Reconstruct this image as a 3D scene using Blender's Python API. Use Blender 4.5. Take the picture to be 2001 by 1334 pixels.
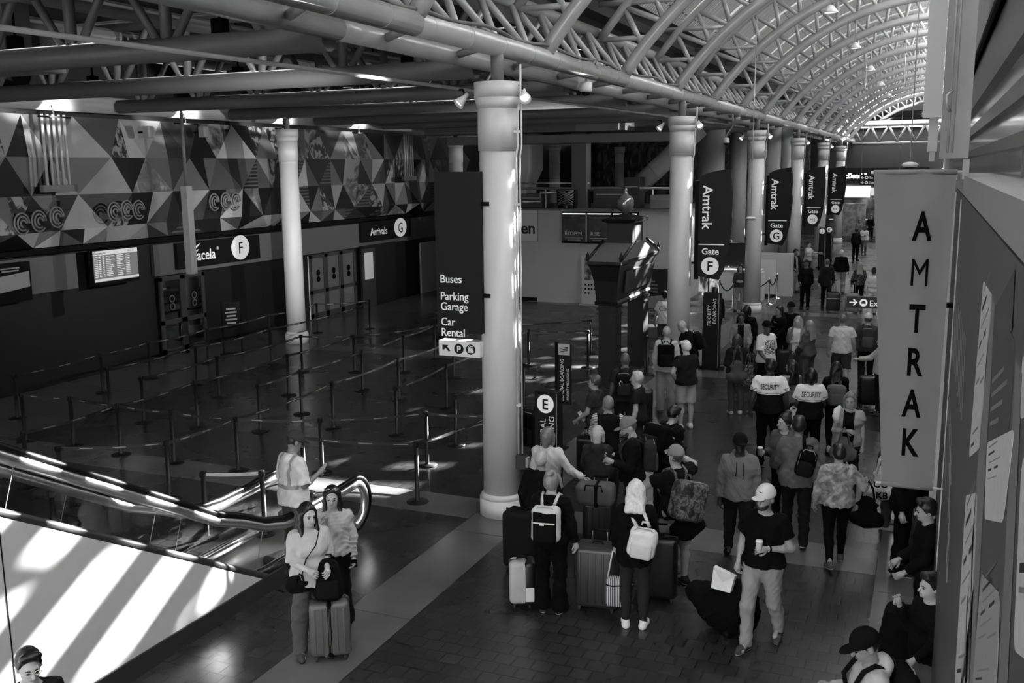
import bpy, math, random, hashlib
import numpy as np
import openvdb
from mathutils import Matrix, Vector, Euler
for o in list(bpy.data.objects): bpy.data.objects.remove(o)
SC = bpy.context.scene
COL = SC.collection
R = math.radians
# ------------------------------------------------------------------ camera
CAMH = 5.1
FPX = 1924.02
YAW, PITCH, ROLL = .402465, .174113, -.011194
_fwd = np.array([-math.sin(YAW)*math.cos(PITCH), math.cos(YAW)*math.cos(PITCH), -math.sin(PITCH)])
_rt = np.array([math.cos(YAW), math.sin(YAW), 0.0])
_up = np.cross(_rt, _fwd)
_r2 = math.cos(ROLL)*_rt + math.sin(ROLL)*_up
_u2 = -math.sin(ROLL)*_rt + math.cos(ROLL)*_up
CM = np.array([_r2, -_u2, _fwd])
cam = bpy.data.cameras.new('camera'); camo = bpy.data.objects.new('camera', cam); COL.objects.link(camo)
cam.sensor_width = 36; cam.lens = FPX/2001*36; cam.clip_start = .05; cam.clip_end = 400
camo.matrix_world = Matrix(((_r2[0], _u2[0], -_fwd[0], 0), (_r2[1], _u2[1], -_fwd[1], 0), (_r2[2], _u2[2], -_fwd[2], CAMH), (0, 0, 0, 1)))
SC.camera = camo
# ------------------------------------------------------------------ world, sun, exposure
W = bpy.data.worlds.new('world'); SC.world = W; W.use_nodes = True
_n = W.node_tree.nodes; _l = W.node_tree.links; _b = _n['Background']; _b.inputs[0].default_value = (1, 1, 1, 1)
_tc = _n.new('ShaderNodeTexCoord'); _sp = _n.new('ShaderNodeSeparateXYZ'); _mr = _n.new('ShaderNodeMapRange')   # overcast sky: pale at the horizon, bright overhead
_l.new(_tc.outputs['Generated'], _sp.inputs[0]); _l.new(_sp.outputs[2], _mr.inputs['Value'])
SKY_LOW, SKY_HIGH = 3.2, 11.5
for _k, _v in (('From Min', .12), ('From Max', .6), ('To Min', SKY_LOW), ('To Max', SKY_HIGH)): _mr.inputs[_k].default_value = _v
_l.new(_mr.outputs[0], _b.inputs[1])
sun = bpy.data.lights.new('sun', 'SUN'); sun.energy = 65; sun.angle = R(.45)
suno = bpy.data.objects.new('sun', sun); COL.objects.link(suno)
SUND = Vector((-.86, -2.0, -1.0)).normalized()
suno.rotation_euler = SUND.to_track_quat('-Z', 'Y').to_euler(); suno.location = (8, 20, 25)
def area(name, loc, size, target, energy, sy=None):
    l = bpy.data.lights.new(name, 'AREA'); l.energy = energy; l.shape = 'RECTANGLE'; l.size = size; l.size_y = sy or size
    o = bpy.data.objects.new(name, l); COL.objects.link(o); o.location = loc
    o.rotation_euler = (Vector(target)-Vector(loc)).to_track_quat('-Z', 'Y').to_euler()
    return o
def spot(name, loc, target, energy, ang=60, blend=.6, r=.06):
    l = bpy.data.lights.new(name, 'SPOT'); l.energy = energy; l.spot_size = R(ang); l.spot_blend = blend; l.shadow_soft_size = r
    o = bpy.data.objects.new(name, l); COL.objects.link(o); o.location = loc
    o.rotation_euler = (Vector(target)-Vector(loc)).to_track_quat('-Z', 'Y').to_euler()
    return o
SC.view_settings.view_transform = 'Standard'; SC.view_settings.look = 'None'
SC.view_settings.gamma = 1; SC.view_settings.use_curve_mapping = False
SC.view_settings.exposure = .95
SC.cycles.use_denoising = True
SC.cycles.max_bounces = 8; SC.cycles.diffuse_bounces = 4; SC.cycles.transparent_max_bounces = 12
SC.cycles.sample_clamp_indirect = 4
# ------------------------------------------------------------------ measuring helpers (points of the place from the survey of the photo)
def ray(u, v): return CM.T @ np.array([(u-1000.5)/FPX, (v-667)/FPX, 1])
def fl(u, v, z=0.0):
    d = ray(u, v); t = (z-CAMH)/d[2]; return Vector((d[0]*t, d[1]*t, z))
def ax(u, v, X=None, Y=None):
    d = ray(u, v); t = X/d[0] if X is not None else Y/d[1]; return Vector((d[0]*t, d[1]*t, d[2]*t+CAMH))
# ------------------------------------------------------------------ materials
MATS = {}
def mat(name, g, rough=.6, metal=0, var=0, scale=8, emit=0, bump=0, spec=.5):
    if name in MATS: return MATS[name]
    if g < .05 and not emit and not metal: g = g*(.3+.7*g/.05)   # sinks near-black colours further: a contrast curve put into the base colour
    m = bpy.data.materials.new(name); m.use_nodes = True; MATS[name] = m
    nt = m.node_tree; b = nt.nodes['Principled BSDF']
    b.inputs['Base Color'].default_value = (g, g, g, 1); b.inputs['Roughness'].default_value = rough
    b.inputs['Metallic'].default_value = metal; b.inputs['Specular IOR Level'].default_value = spec
    if var or bump:
        tc = nt.nodes.new('ShaderNodeTexCoord'); n = nt.nodes.new('ShaderNodeTexNoise'); n.inputs['Scale'].default_value = scale
        n.inputs['Detail'].default_value = 5
        nt.links.new(tc.outputs['Object'], n.inputs['Vector'])
        if var:
            r = nt.nodes.new('ShaderNodeMapRange'); r.inputs['To Min'].default_value = g*(1-var); r.inputs['To Max'].default_value = g*(1+var)
            r.inputs['From Min'].default_value = .3; r.inputs['From Max'].default_value = .7
            nt.links.new(n.outputs['Fac'], r.inputs['Value']); nt.links.new(r.outputs[0], b.inputs['Base Color'])
        if bump:
            bp = nt.nodes.new('ShaderNodeBump'); bp.inputs['Strength'].default_value = bump; bp.inputs['Distance'].default_value = .02
            nt.links.new(n.outputs['Fac'], bp.inputs['Height']); nt.links.new(bp.outputs[0], b.inputs['Normal'])
    if emit:
        b.inputs['Emission Color'].default_value = (g, g, g, 1); b.inputs['Emission Strength'].default_value = emit
    return m
def gray(g, rough=.75): return mat('grey_%03d_%02d' % (round(g*1000), round(rough*100)), g, rough, var=.06, scale=20)
def cloth(g): return mat('cloth_%03d' % round(g*1000), g, .9, var=.05, scale=14, spec=.1)
def glass(name, g=.9, alpha=.12, rough=.03):
    if name in MATS: return MATS[name]
    m = bpy.data.materials.new(name); m.use_nodes = True; MATS[name] = m; nt = m.node_tree
    out = nt.nodes['Material Output']; nt.nodes.remove(nt.nodes['Principled BSDF'])
    t = nt.nodes.new('ShaderNodeBsdfTransparent'); t.inputs[0].default_value = (g, g, g, 1)
    gl = nt.nodes.new('ShaderNodeBsdfGlossy'); gl.inputs['Roughness'].default_value = rough
    fr = nt.nodes.new('ShaderNodeLayerWeight'); pw = nt.nodes.new('ShaderNodeMath'); pw.operation = 'POWER'; pw.inputs[1].default_value = 4.5
    mx = nt.nodes.new('ShaderNodeMixShader'); ma = nt.nodes.new('ShaderNodeMath'); ma.operation = 'MULTIPLY_ADD'; ma.inputs[1].default_value = .75; ma.inputs[2].default_value = alpha
    nt.links.new(fr.outputs['Facing'], pw.inputs[0]); nt.links.new(pw.outputs[0], ma.inputs[0]); nt.links.new(ma.outputs[0], mx.inputs[0])
    nt.links.new(t.outputs[0], mx.inputs[1]); nt.links.new(gl.outputs[0], mx.inputs[2]); nt.links.new(mx.outputs[0], out.inputs[0])
    return m
def node_mat(name, build, rough=.7):
    if name in MATS: return MATS[name]
    m = bpy.data.materials.new(name); m.use_nodes = True; MATS[name] = m
    nt = m.node_tree; b = nt.nodes['Principled BSDF']; b.inputs['Roughness'].default_value = rough
    def N(t, **kw):
        n = nt.nodes.new(t)
        for k, v in kw.items():
            if k.startswith('i_'): n.inputs[k[2:].replace('_', ' ')].default_value = v
            else: setattr(n, k, v)
        return n
    build(nt, b, N, nt.links.new); return m
def stripes(name, a, c, freq, axis=0, rough=.7, duty=.5):
    def bld(nt, b, N, L):
        tc = N('ShaderNodeTexCoord'); sp = N('ShaderNodeSeparateXYZ'); L(tc.outputs['Object'], sp.inputs[0])
        m1 = N('ShaderNodeMath', operation='MULTIPLY'); m1.inputs[1].default_value = freq; L(sp.outputs[axis], m1.inputs[0])
        m2 = N('ShaderNodeMath', operation='FRACT'); L(m1.outputs[0], m2.inputs[0])
        m3 = N('ShaderNodeMath', operation='GREATER_THAN'); m3.inputs[1].default_value = duty; L(m2.outputs[0], m3.inputs[0])
        mx = N('ShaderNodeMix', data_type='RGBA'); mx.inputs[6].default_value = (a, a, a, 1); mx.inputs[7].default_value = (c, c, c, 1)
        L(m3.outputs[0], mx.inputs[0]); L(mx.outputs[2], b.inputs['Base Color'])
    return node_mat(name, bld, rough)
def blotch(name, stops, scale, rough=.8, detail=3, dist=0, stretch=(1, 1, 1)):
    def bld(nt, b, N, L):
        tc = N('ShaderNodeTexCoord'); mp = N('ShaderNodeMapping'); mp.inputs['Scale'].default_value = stretch; L(tc.outputs['Object'], mp.inputs[0])
        n = N('ShaderNodeTexNoise'); n.inputs['Scale'].default_value = scale; n.inputs['Detail'].default_value = detail; n.inputs['Distortion'].default_value = dist
        L(mp.outputs[0], n.inputs['Vector']); r = N('ShaderNodeValToRGB'); L(n.outputs['Fac'], r.inputs[0])
        while len(r.color_ramp.elements) < len(stops): r.color_ramp.elements.new(.5)
        for e, (p, g) in zip(r.color_ramp.elements, stops): e.position = p; e.color = (g, g, g, 1)
        L(r.outputs[0], b.inputs['Base Color'])
    return node_mat(name, bld, rough)
# ------------------------------------------------------------------ mesh helpers
class MB:
    def __init__(s): s.v = []; s.f = []; s.m = []; s.sm = []
    def add(s, vs, fs, m=0, smooth=False):
        o = len(s.v); s.v += [tuple(p) for p in vs]
        for f in fs: s.f.append([i+o for i in f]); s.m.append(m); s.sm.append(smooth)
        return s
    def box(s, c, d, m=0, rz=0, M=None):
        x, y, z = d[0]/2, d[1]/2, d[2]/2
        vs = [Vector((a, b, e)) for a in (-x, x) for b in (-y, y) for e in (-z, z)]
        T = M if M is not None else Matrix.Rotation(rz, 4, 'Z')
        vs = [T @ p + Vector(c) for p in vs]
        return s.add(vs, [(0, 1, 3, 2), (4, 6, 7, 5), (0, 4, 5, 1), (2, 3, 7, 6), (0, 2, 6, 4), (1, 5, 7, 3)], m)
    def rbox(s, c, d, r, m=0, rz=0, seg=3, M=None):
        # box with rounded edges: a rounded-rectangle outline swept with rounded ends
        x, y, z = d[0]/2, d[1]/2, d[2]/2; r = min(r, x*.98, y*.98, z*.98)
        ring = []
        for cx, cy, a0 in ((x-r, y-r, 0), (-(x-r), y-r, 90), (-(x-r), -(y-r), 180), (x-r, -(y-r), 270)):
            for k in range(seg+1):
                a = R(a0+90*k/seg); ring.append((cx, cy, math.cos(a), math.sin(a)))
        lv = []
        for k in range(seg+1):
            a = R(-90+90*k/seg); lv.append((-(z-r)+r*math.sin(a), r*math.cos(a)))
        lv += [(-a, b) for a, b in reversed(lv)]
        n = len(ring); T = M if M is not None else Matrix.Rotation(rz, 4, 'Z'); vs = []
        for zz, rr in lv:
            for px, py, ca, sa in ring: vs.append(T @ Vector((px+rr*ca, py+rr*sa, zz)) + Vector(c))
        fs = [(i*n+j, i*n+(j+1) % n, (i+1)*n+(j+1) % n, (i+1)*n+j) for i in range(len(lv)-1) for j in range(n)]
        fs += [tuple(reversed(range(n))), tuple((len(lv)-1)*n+j for j in range(n))]
        return s.add(vs, fs, m, True)
    def tube(s, pts, r, n=10, m=0, cap=True):
        pts = [Vector(p) for p in pts]; rs = r if isinstance(r, (list, tuple)) else [r]*len(pts)
        vs = []; prev = None
        for i, p in enumerate(pts):
            t = (pts[min(i+1, len(pts)-1)]-pts[max(i-1, 0)]).normalized()
            if prev is None:
                a = Vector((0, 0, 1)) if abs(t.z) < .9 else Vector((1, 0, 0)); u = t.cross(a).normalized()
            else: u = (prev - t*prev.dot(t)).normalized()
            prev = u; w = t.cross(u)
            for k in range(n):
                an = 2*math.pi*k/n; vs.append(p+(u*math.cos(an)+w*math.sin(an))*rs[i])
        fs = [(i*n+j, i*n+(j+1) % n, (i+1)*n+(j+1) % n, (i+1)*n+j) for i in range(len(pts)-1) for j in range(n)]
        s.add(vs, fs, m, True)
        if cap:
            o = len(s.v)-len(vs)
            s.f.append([o+k for k in reversed(range(n))]); s.f.append([o+(len(pts)-1)*n+k for k in range(n)]); s.m += [m, m]; s.sm += [False, False]
        return s
    def lathe(s, prof, n=32, c=(0, 0, 0), m=0, smooth=True, axis=None):
        vs = []
        for r, z in prof:
            for k in range(n):
                a = 2*math.pi*k/n; vs.append(Vector((r*math.cos(a), r*math.sin(a), z)))
        if axis is not None: vs = [axis @ p for p in vs]
        vs = [p+Vector(c) for p in vs]
        fs = [(i*n+j, i*n+(j+1) % n, (i+1)*n+(j+1) % n, (i+1)*n+j) for i in range(len(prof)-1) for j in range(n)]
        s.add(vs, fs, m, smooth)
        o = len(s.v)-len(vs)
        if prof[0][0] > 1e-4: s.f.append([o+k for k in reversed(range(n))]); s.m.append(m); s.sm.append(False)
        if prof[-1][0] > 1e-4: s.f.append([o+(len(prof)-1)*n+k for k in range(n)]); s.m.append(m); s.sm.append(False)
        return s
    def prism(s, poly, z0, z1, m=0, smooth=False):
        n = len(poly); vs = [(x, y, z0) for x, y in poly]+[(x, y, z1) for x, y in poly]
        s.add(vs, [tuple(reversed(range(n))), tuple(n+k for k in range(n))], m)
        return s.add(vs, [(k, (k+1) % n, n+(k+1) % n, n+k) for k in range(n)], m, smooth)
    def disc(s, c, rx, ry, z0, z1, m=0, n=32):
        return s.prism([(c[0]+rx*math.cos(2*math.pi*k/n), c[1]+ry*math.sin(2*math.pi*k/n)) for k in range(n)], z0, z1, m)
    def ring(s, c, r, w, z0, z1, m=0, n=28, a0=0, a1=360):
        for k in range(n):
            p, q = R(a0+(a1-a0)*k/n), R(a0+(a1-a0)*(k+1)/n)
            s.prism([(c[0]+rr*math.cos(t), c[1]+rr*math.sin(t)) for rr, t in ((r-w/2, p), (r+w/2, p), (r+w/2, q), (r-w/2, q))], z0, z1, m)
        return s
    def build(s, name, mats, parent=None, M=None):
        me = bpy.data.meshes.new(name); me.from_pydata(s.v, [], s.f)
        for m in (mats if isinstance(mats, (list, tuple)) else [mats]): me.materials.append(m)
        me.polygons.foreach_set('material_index', s.m); me.polygons.foreach_set('use_smooth', s.sm); me.update()
        return link(name, me, parent, M)
def link(name, me, parent=None, M=None):
    o = bpy.data.objects.new(name, me); COL.objects.link(o)
    if parent is not None: o.parent = parent
    if M is not None: o.matrix_local = M
    return o
def tag(o, label=None, cat=None, group=None, kind=None):
    if label: o['label'] = label
    if cat: o['category'] = cat
    if group: o['group'] = group
    if kind: o['kind'] = kind
    return o
def thing(name, label, cat, loc=(0, 0, 0), rz=0, group=None, M=None):
    o = bpy.data.objects.new(name, None); COL.objects.link(o); o.empty_display_size = .1
    if M is not None: o.matrix_world = M
    else: o.location = loc; o.rotation_euler = (0, 0, rz)
    return tag(o, label, cat, group)
def struct(mb, name, mats): return tag(mb.build(name, mats), kind='structure')
def dup(root, M, label=None, group=None):
    r = root.copy(); COL.objects.link(r); r.matrix_world = M
    if label: r['label'] = label
    if group: r['group'] = group
    for ch in root.children:
        c = ch.copy(); COL.objects.link(c); c.parent = r
        for g in ch.children:
            d = g.copy(); COL.objects.link(d); d.parent = c
    return r
def frame(o, x, y):
    x = Vector(x).normalized(); y = Vector(y).normalized(); z = x.cross(y)
    return Matrix(((x[0], y[0], z[0], o[0]), (x[1], y[1], z[1], o[1]), (x[2], y[2], z[2], o[2]), (0, 0, 0, 1)))
def front(o): return frame(o, (1, 0, 0), (0, 0, 1))       # a flat thing that faces -Y
def fleft(o): return frame(o, (0, 1, 0), (0, 0, 1))       # on the left wall, facing +X
def fright(o): return frame(o, (0, -1, 0), (0, 0, 1))     # on the right side, facing -X
def text(parent, s, size, at, m, name='lettering', align='LEFT', bold=0, sx=1, rot=0, ext=.004, z=.0):
    cu = bpy.data.curves.new('t', 'FONT'); cu.body = s; cu.size = size; cu.align_x = align; cu.align_y = 'BOTTOM_BASELINE'
    cu.extrude = ext; cu.offset = bold*size; cu.resolution_u = 3
    t = bpy.data.objects.new('t', cu); COL.objects.link(t)
    me = bpy.data.meshes.new_from_object(t.evaluated_get(bpy.context.evaluated_depsgraph_get()))
    bpy.data.objects.remove(t); bpy.data.curves.remove(cu); me.name = name
    me.materials.clear(); me.materials.append(m)
    M = Matrix.Translation((at[0], at[1], z)) @ Matrix.Rotation(rot, 4, 'Z') @ Matrix.Diagonal((sx, 1, 1, 1))
    me.transform(M)
    return link(name, me, parent)
ORD = ['first', 'second', 'third', 'fourth', 'fifth', 'sixth', 'seventh', 'eighth', 'ninth', 'tenth', 'eleventh', 'twelfth', 'thirteenth', 'fourteenth', 'fifteenth', 'sixteenth', 'seventeenth', 'eighteenth']
WHITE = mat('white_paint', .78, .5); BLACK = mat('black_plastic', .009, .7, spec=.12); STEEL = mat('brushed_steel', .55, .28, 1)
PIPE = mat('grey_pipe_paint', .40, .2, var=.05, scale=3, spec=.8); PIPED = mat('dark_pipe_paint', .13, .5, var=.05, scale=3); COLM = mat('column_paint', .60, .42, var=.03, scale=2)
SIGNB = mat('sign_black', .011, .5, spec=.22); INK = mat('ink_black', .006, .9, spec=.05); SIGNW = mat('sign_white', .8, .5); SIGNL = mat('sign_lit_white', .8, .5, emit=.12); DARKM = mat('dark_metal', .035, .35)
# ================================================================== STRUCTURE
def floor_mat():
    def bld(nt, b, N, L):
        tc = N('ShaderNodeTexCoord'); br = N('ShaderNodeTexBrick'); br.inputs['Scale'].default_value = 1; br.offset = .5
        for k, v in (('Brick Width', .21), ('Row Height', .213), ('Mortar Size', .009), ('Mortar Smooth', .3), ('Bias', 0)): br.inputs[k].default_value = v
        br.inputs['Color1'].default_value = (.020, .020, .020, 1); br.inputs['Color2'].default_value = (.034, .034, .034, 1); br.inputs['Mortar'].default_value = (.004, .004, .004, 1)
        L(tc.outputs['Object'], br.inputs['Vector'])
        n = N('ShaderNodeTexNoise'); n.inputs['Scale'].default_value = .7; n.inputs['Detail'].default_value = 4; L(tc.outputs['Object'], n.inputs['Vector'])
        r = N('ShaderNodeMapRange'); r.inputs['To Min'].default_value = .19; r.inputs['To Max'].default_value = .36; L(n.outputs['Fac'], r.inputs['Value']); L(r.outputs[0], b.inputs['Roughness'])
        L(br.outputs['Color'], b.inputs['Base Color'])
        n2 = N('ShaderNodeTexNoise'); n2.inputs['Scale'].default_value = 2.2; L(tc.outputs['Object'], n2.inputs['Vector'])
        ad = N('ShaderNodeMath', operation='MULTIPLY_ADD'); ad.inputs[1].default_value = -1.0; L(br.outputs['Fac'], ad.inputs[0]); L(n2.outputs['Fac'], ad.inputs[2])
        bp = N('ShaderNodeBump'); bp.inputs['Strength'].default_value = .35; bp.inputs['Distance'].default_value = .006; L(ad.outputs[0], bp.inputs['Height']); L(bp.outputs[0], b.inputs['Normal'])
    return node_mat('dark_pavers', bld)
STONE = mat('pale_floor_stone', .095, .26, var=.2, scale=1.3)
struct(MB().box((-8, 34, -.05), (38, 98, .1)), 'floor', floor_mat())
bands = MB()
def band(x0, x1, y0, y1): bands.box(((x0+x1)/2, (y0+y1)/2, .001), (x1-x0-.012, y1-y0-.012, .006))
for k in range(30): band(-6.07, -5.25, 1+2.76*k, 1+2.76*(k+1))
for k in range(30): band(-.4, .9, 1+2.76*k, 1+2.76*(k+1))
for k in range(30): band(-19.5, -16.35, 1+2.76*k, 1+2.76*(k+1))
for k in range(6):
    y = 12.97+11.05*k
    for x0, x1 in ((-16.35, -13.8), (-13.8, -11.2), (-11.2, -8.6), (-8.6, -6.07), (-5.25, -2.8), (-2.8, -.4)): band(x0, x1, y-.43, y+.43)
struct(bands, 'floor_stone_bands', STONE)
DARKWALL = mat('dark_wall_panel', .006, .55, var=.2, scale=1); GREYB = mat('grey_fascia', .11, .6)
def wl_mat():
    return DARKWALL
wl = MB().box((-19.7, 34, 1.65), (.3, 98, 3.3)).box((-19.75, 34, 5.6), (.3, 98, 4.8))
struct(wl, 'wall_left', DARKWALL)
gb = MB()
for y0, y1 in ((13, 18.2), (20.85, 28.3), (28.3, 37.5)): gb.box((-19.5, (y0+y1)/2, 2.72), (.12, y1-y0, .86))
gb.box((-19.5, 25, 3.28), (.3, 30, .12), 1)
struct(gb, 'trim_left', [GREYB, BLACK])
struct(MB().box((-8, 81, 4.5), (38, .3, 9)), 'wall_far', mat('far_wall', .03, .7))
struct(MB().box((9.5, 34, 3.6), (.3, 98, 7.4)), 'wall_right_outer', DARKWALL)
nw = MB()
for x in range(-20, 2, 2): nw.box((x, -15, 5), (.12, .2, 10))
for z in (.1, 2.6, 5.4, 8.1): nw.box((-9.5, -15, z), (21, .18, .12))
struct(nw, 'window_frame_near', PIPED)
struct(MB().box((-9.5, -15.05, 5.4), (21, .02, 10.8)), 'window_3', glass('end_glass', .95, .05))
struct(MB().box((-13.2, 34, 8.15), (14.0, 98, .2)), 'ceiling_low', mat('dark_ceiling', .03, .7, var=.3, scale=1))
# vaulted roof deck: planks that follow the curve, glazed on its right side
def plank():
    def bld(nt, b, N, L):
        tc = N('ShaderNodeTexCoord'); br = N('ShaderNodeTexBrick'); br.offset = .37
        for k, v in (('Scale', 1), ('Brick Width', 1.9), ('Row Height', .16), ('Mortar Size', .013), ('Mortar Smooth', .1), ('Bias', 0)): br.inputs[k].default_value = v
        br.inputs['Color1'].default_value = (.88, .88, .88, 1); br.inputs['Color2'].default_value = (.66, .66, .66, 1); br.inputs['Mortar'].default_value = (.05, .05, .05, 1)
        sp = N('ShaderNodeSeparateXYZ'); cb = N('ShaderNodeCombineXYZ'); L(tc.outputs['Object'], sp.inputs[0]); L(sp.outputs[0], cb.inputs[0]); L(sp.outputs[1], cb.inputs[1])
        L(cb.outputs[0], br.inputs['Vector']); L(br.outputs['Color'], b.inputs['Base Color'])
    return node_mat('roof_planks', bld, .35)
VC = 2.91
def arcp(r, a): return (r*math.sin(R(a)), VC+r*math.cos(R(a)))
def shell(mb, a0, a1, y0, y1, r=8.1, t=.08, n=24, m=0):
    for k in range(n):
        p, q = a0+(a1-a0)*k/n, a0+(a1-a0)*(k+1)/n
        c = [arcp(r, p), arcp(r, q), arcp(r+t, q), arcp(r+t, p)]
        vs = [(x, y0, z) for x, z in c]+[(x, y1, z) for x, z in c]
        mb.add(vs, [(0, 1, 2, 3), (7, 6, 5, 4), (0, 4, 5, 1), (2, 6, 7, 3), (1, 5, 6, 2), (0, 3, 7, 4)], m)
GLZ0, GLZ1 = -2, 62
vd = MB()
RIBY = [10.57+4.24*k for k in range(-2, 16)]
DECKY = [RIBY[0]-4.24*k for k in (4, 3, 2, 1)]+RIBY
for i in range(len(DECKY)-1):
    shell(vd, -47, GLZ0, DECKY[i]+.12, DECKY[i+1]-.12, 8.1)
struct(vd, 'ceiling_vault', plank())
ve = MB(); shell(ve, -56, -44, -15, 82, 8.35, .1); 
for i in range(len(DECKY)-1): shell(ve, -46, GLZ0, DECKY[i]+.05, DECKY[i+1]-.05, 8.5, .06)
shell(ve, GLZ1, 80, -15, 82, 8.2, .1)
struct(ve, 'ceiling_eaves', mat('eaves_dark', .10, .7))
vg = MB(); shell(vg, GLZ0, GLZ1, -15, 80, 8.2, .012, 20)
struct(vg, 'window_1', glass('roof_glass', .97, .06))
mu = MB()
for k in range(-10, 54):
    shell(mu, GLZ0, 24, k*1.48, k*1.48+.72, 8.12, .08, 8); shell(mu, 24, GLZ1, k*1.48, k*1.48+.14, 8.12, .08, 8)  # unseen slabs added to cut the sun into streaks, narrow glazing bars beyond
for a in (6, 13, 20, 30, 45): shell(mu, a, a+1.0, -15, 80, 8.13, .07, 1)
struct(mu, 'window_frame_sun_slabs', PIPE)
# far gable: glazed lunette over a pale fascia
eg = MB()
eg.box((-2.5, 78, 7.95), (9, .3, .5)).box((-2.5, 78.2, 5.6), (9, .2, 4.4), 1)
struct(eg, 'trim_gable', [mat('pale_fascia', .45, .6), mat('dark_fascia', .012, .7)])
struct(MB().box((-2.5, 79, 9.2), (13, .02, 3.4)), 'window_4', glass('tinted_end_glass', .13, .08))
# right side: upper storey wall with a glazed band over a ledge
RW = mat('pale_wall', .40, .55, var=.06, scale=1.5)
wr = MB()
wr.box((.62, 42, 2.4), (.5, 60, 4.8))                       # lower wall beyond the hoarding
wr.box((.60, 31, 7.8), (.30, 92, 2.6))                      # upper wall above the glazing
wr.box((.66, 61, 5.6), (.3, 32, 2.2)); wr.box((.17, 11.7, 7.5), (.28, .5, 4.7))
wr.box((.85, -7.5, 3.3), (.3, 15, 6.6)); wr.box((1.3, 6, 2.3), (.3, 12, 4.5))
struct(wr, 'wall_right', RW)
lg = MB().box((.53, 6.0, 4.925), (.62, 11, .15)).box((.95, 6, 4.7), (.5, 11, .3))
struct(lg, 'trim_ledge', mat('ledge_white', .30, .4, var=.05))
gp = blotch('ribbed_glass', [(.3, .25), (.5, .38), (.7, .52)], 3, .12, 3, 0, (1, 9, .35))
wg = MB().box((.60, 22.6, 5.65), (.03, 45, 1.7), 0)
struct(wg, 'window_2', gp)
wf = MB(); dk = 1
for z0, z1, t in ((5.20, 5.30, .10), (5.53, 5.67, .10), (5.95, 6.5, .12)): wf.box((.55, 22.6, (z0+z1)/2), (t, 45, z1-z0), 0)
wf.box((.47, 22.6, 6.53), (.12, 45, .06), 1)
wf.box((.57, 7.6, 5.1), (.06, .1, .25), 0)
struct(wf, 'window_frame_right', [mat('mullion_grey', .11, .3, var=.2, scale=3), BLACK])
# ------------------------------------------------------------------ pale square duct and conduits standing in front of the right wall
dc = thing('wall_duct', 'pale square duct hanging down the upper right wall beyond the banner', 'duct', (-.06, 11, 5.5))
MB().box((0, 0, 1.9), (.17, .25, 3.7)).build('upper_duct', mat('duct_white', .34, .4), dc)
MB().box((.02, .05, -.1), (.09, .16, .36)).box((.02, .05, -.3), (.05, .1, .16)).build('lower_duct', mat('duct_white', .34, .4), dc)
cp = MB(); cp.tube([(.16, -.2, -.3), (.16, -.2, 3.4)], .012); cp.tube([(.2, -.2, -.3), (.2, -.2, 3.4)], .012); cp.tube([(.16, -.2, .1), (.13, -.25, .15), (.12, -.25, .25), (.17, -.2, .3)], .014)
cp.build('conduit', PIPE, dc)
# ================================================================== COLUMNS
def column_parts(t):
    MB().lathe([(.345, 0), (.345, .27)], 48).lathe([(.345, .27), (.295, .345)], 48).lathe([(.295, .345), (.27, .346)], 48).build('base', mat('column_base', .7, .4), t)
    MB().lathe([(.283, .33), (.278, 2.5), (.268, 5.33)], 48).build('shaft', COLM, t)
    MB().lathe([(.262, 5.30), (.262, 5.345)], 48).lathe([(.262, 5.345), (.284, 5.346)], 48).lathe([(.284, 5.346), (.284, 5.92)], 48).lathe([(.284, 5.92), (.328, 6.07)], 48).lathe([(.328, 6.07), (.328, 6.28)], 48).lathe([(.328, 6.28), (.1, 6.285)], 48).build('capital', COLM, t)
    MB().lathe([(.09, 6.25), (.09, 6.8)], 16).build('neck_pipe', PIPED, t)
colrow = []
near = ['nearest of the row, holding the buses sign', 'second of the row, beside the gate F sign', 'third of the row, beside the gate G sign', 'fourth of the row, beside the gate H/J sign', 'fifth of the row, beside the gate K/L sign', 'last of the row, far down the hall']
for k in range(6):
    t = thing('column', 'round white column along the vault, '+near[k], 'column', (-5.7, 12.97+11.05*k, 0), group='white columns along the hall')
    column_parts(t); colrow.append(t)
    c = MB(); c.tube([(.30, -.08, .9 if k == 0 else 2.2), (.30, -.08, 5.25), (.335, -.08, 5.4), (.335, -.08, 5.85), (.38, -.08, 6.1), (.38, -.08, 6.5)], .017, 8)
    if k == 0: c.tube([(.34, -.03, .9), (.34, -.03, 5.25), (.37, -.03, 5.4), (.37, -.03, 6.1)], .013, 8)
    for z in ((1.7, 4.6, 5.6) if k == 0 else (3.4, 5.6)): c.box((.315, -.07, z), (.07, .07, .035))
    c.build('conduit', mat('conduit_white', .62, .35), t)
    if k == 0:
        MB().box((.36, -.1, .86), (.15, .14, .2)).build('outlet_box', mat('box_dark', .04, .5), t)
        MB().box((.45, -.1, .86), (.04, .1, .14)).build('outlet_plate', mat('plate_grey', .35, .5), t)
lcl = ['against the mural beside the gate F doors', 'behind the buses sign', 'above the shop roof, behind the dark post', 'above the shop roof, beside the slanting duct']
for k in range(4):
    t = thing('column', 'round white column on the left side, '+lcl[k], 'column', (-17.43, 24.4+11.1*k, 0), group='white columns on the left')
    column_parts(t)
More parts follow.
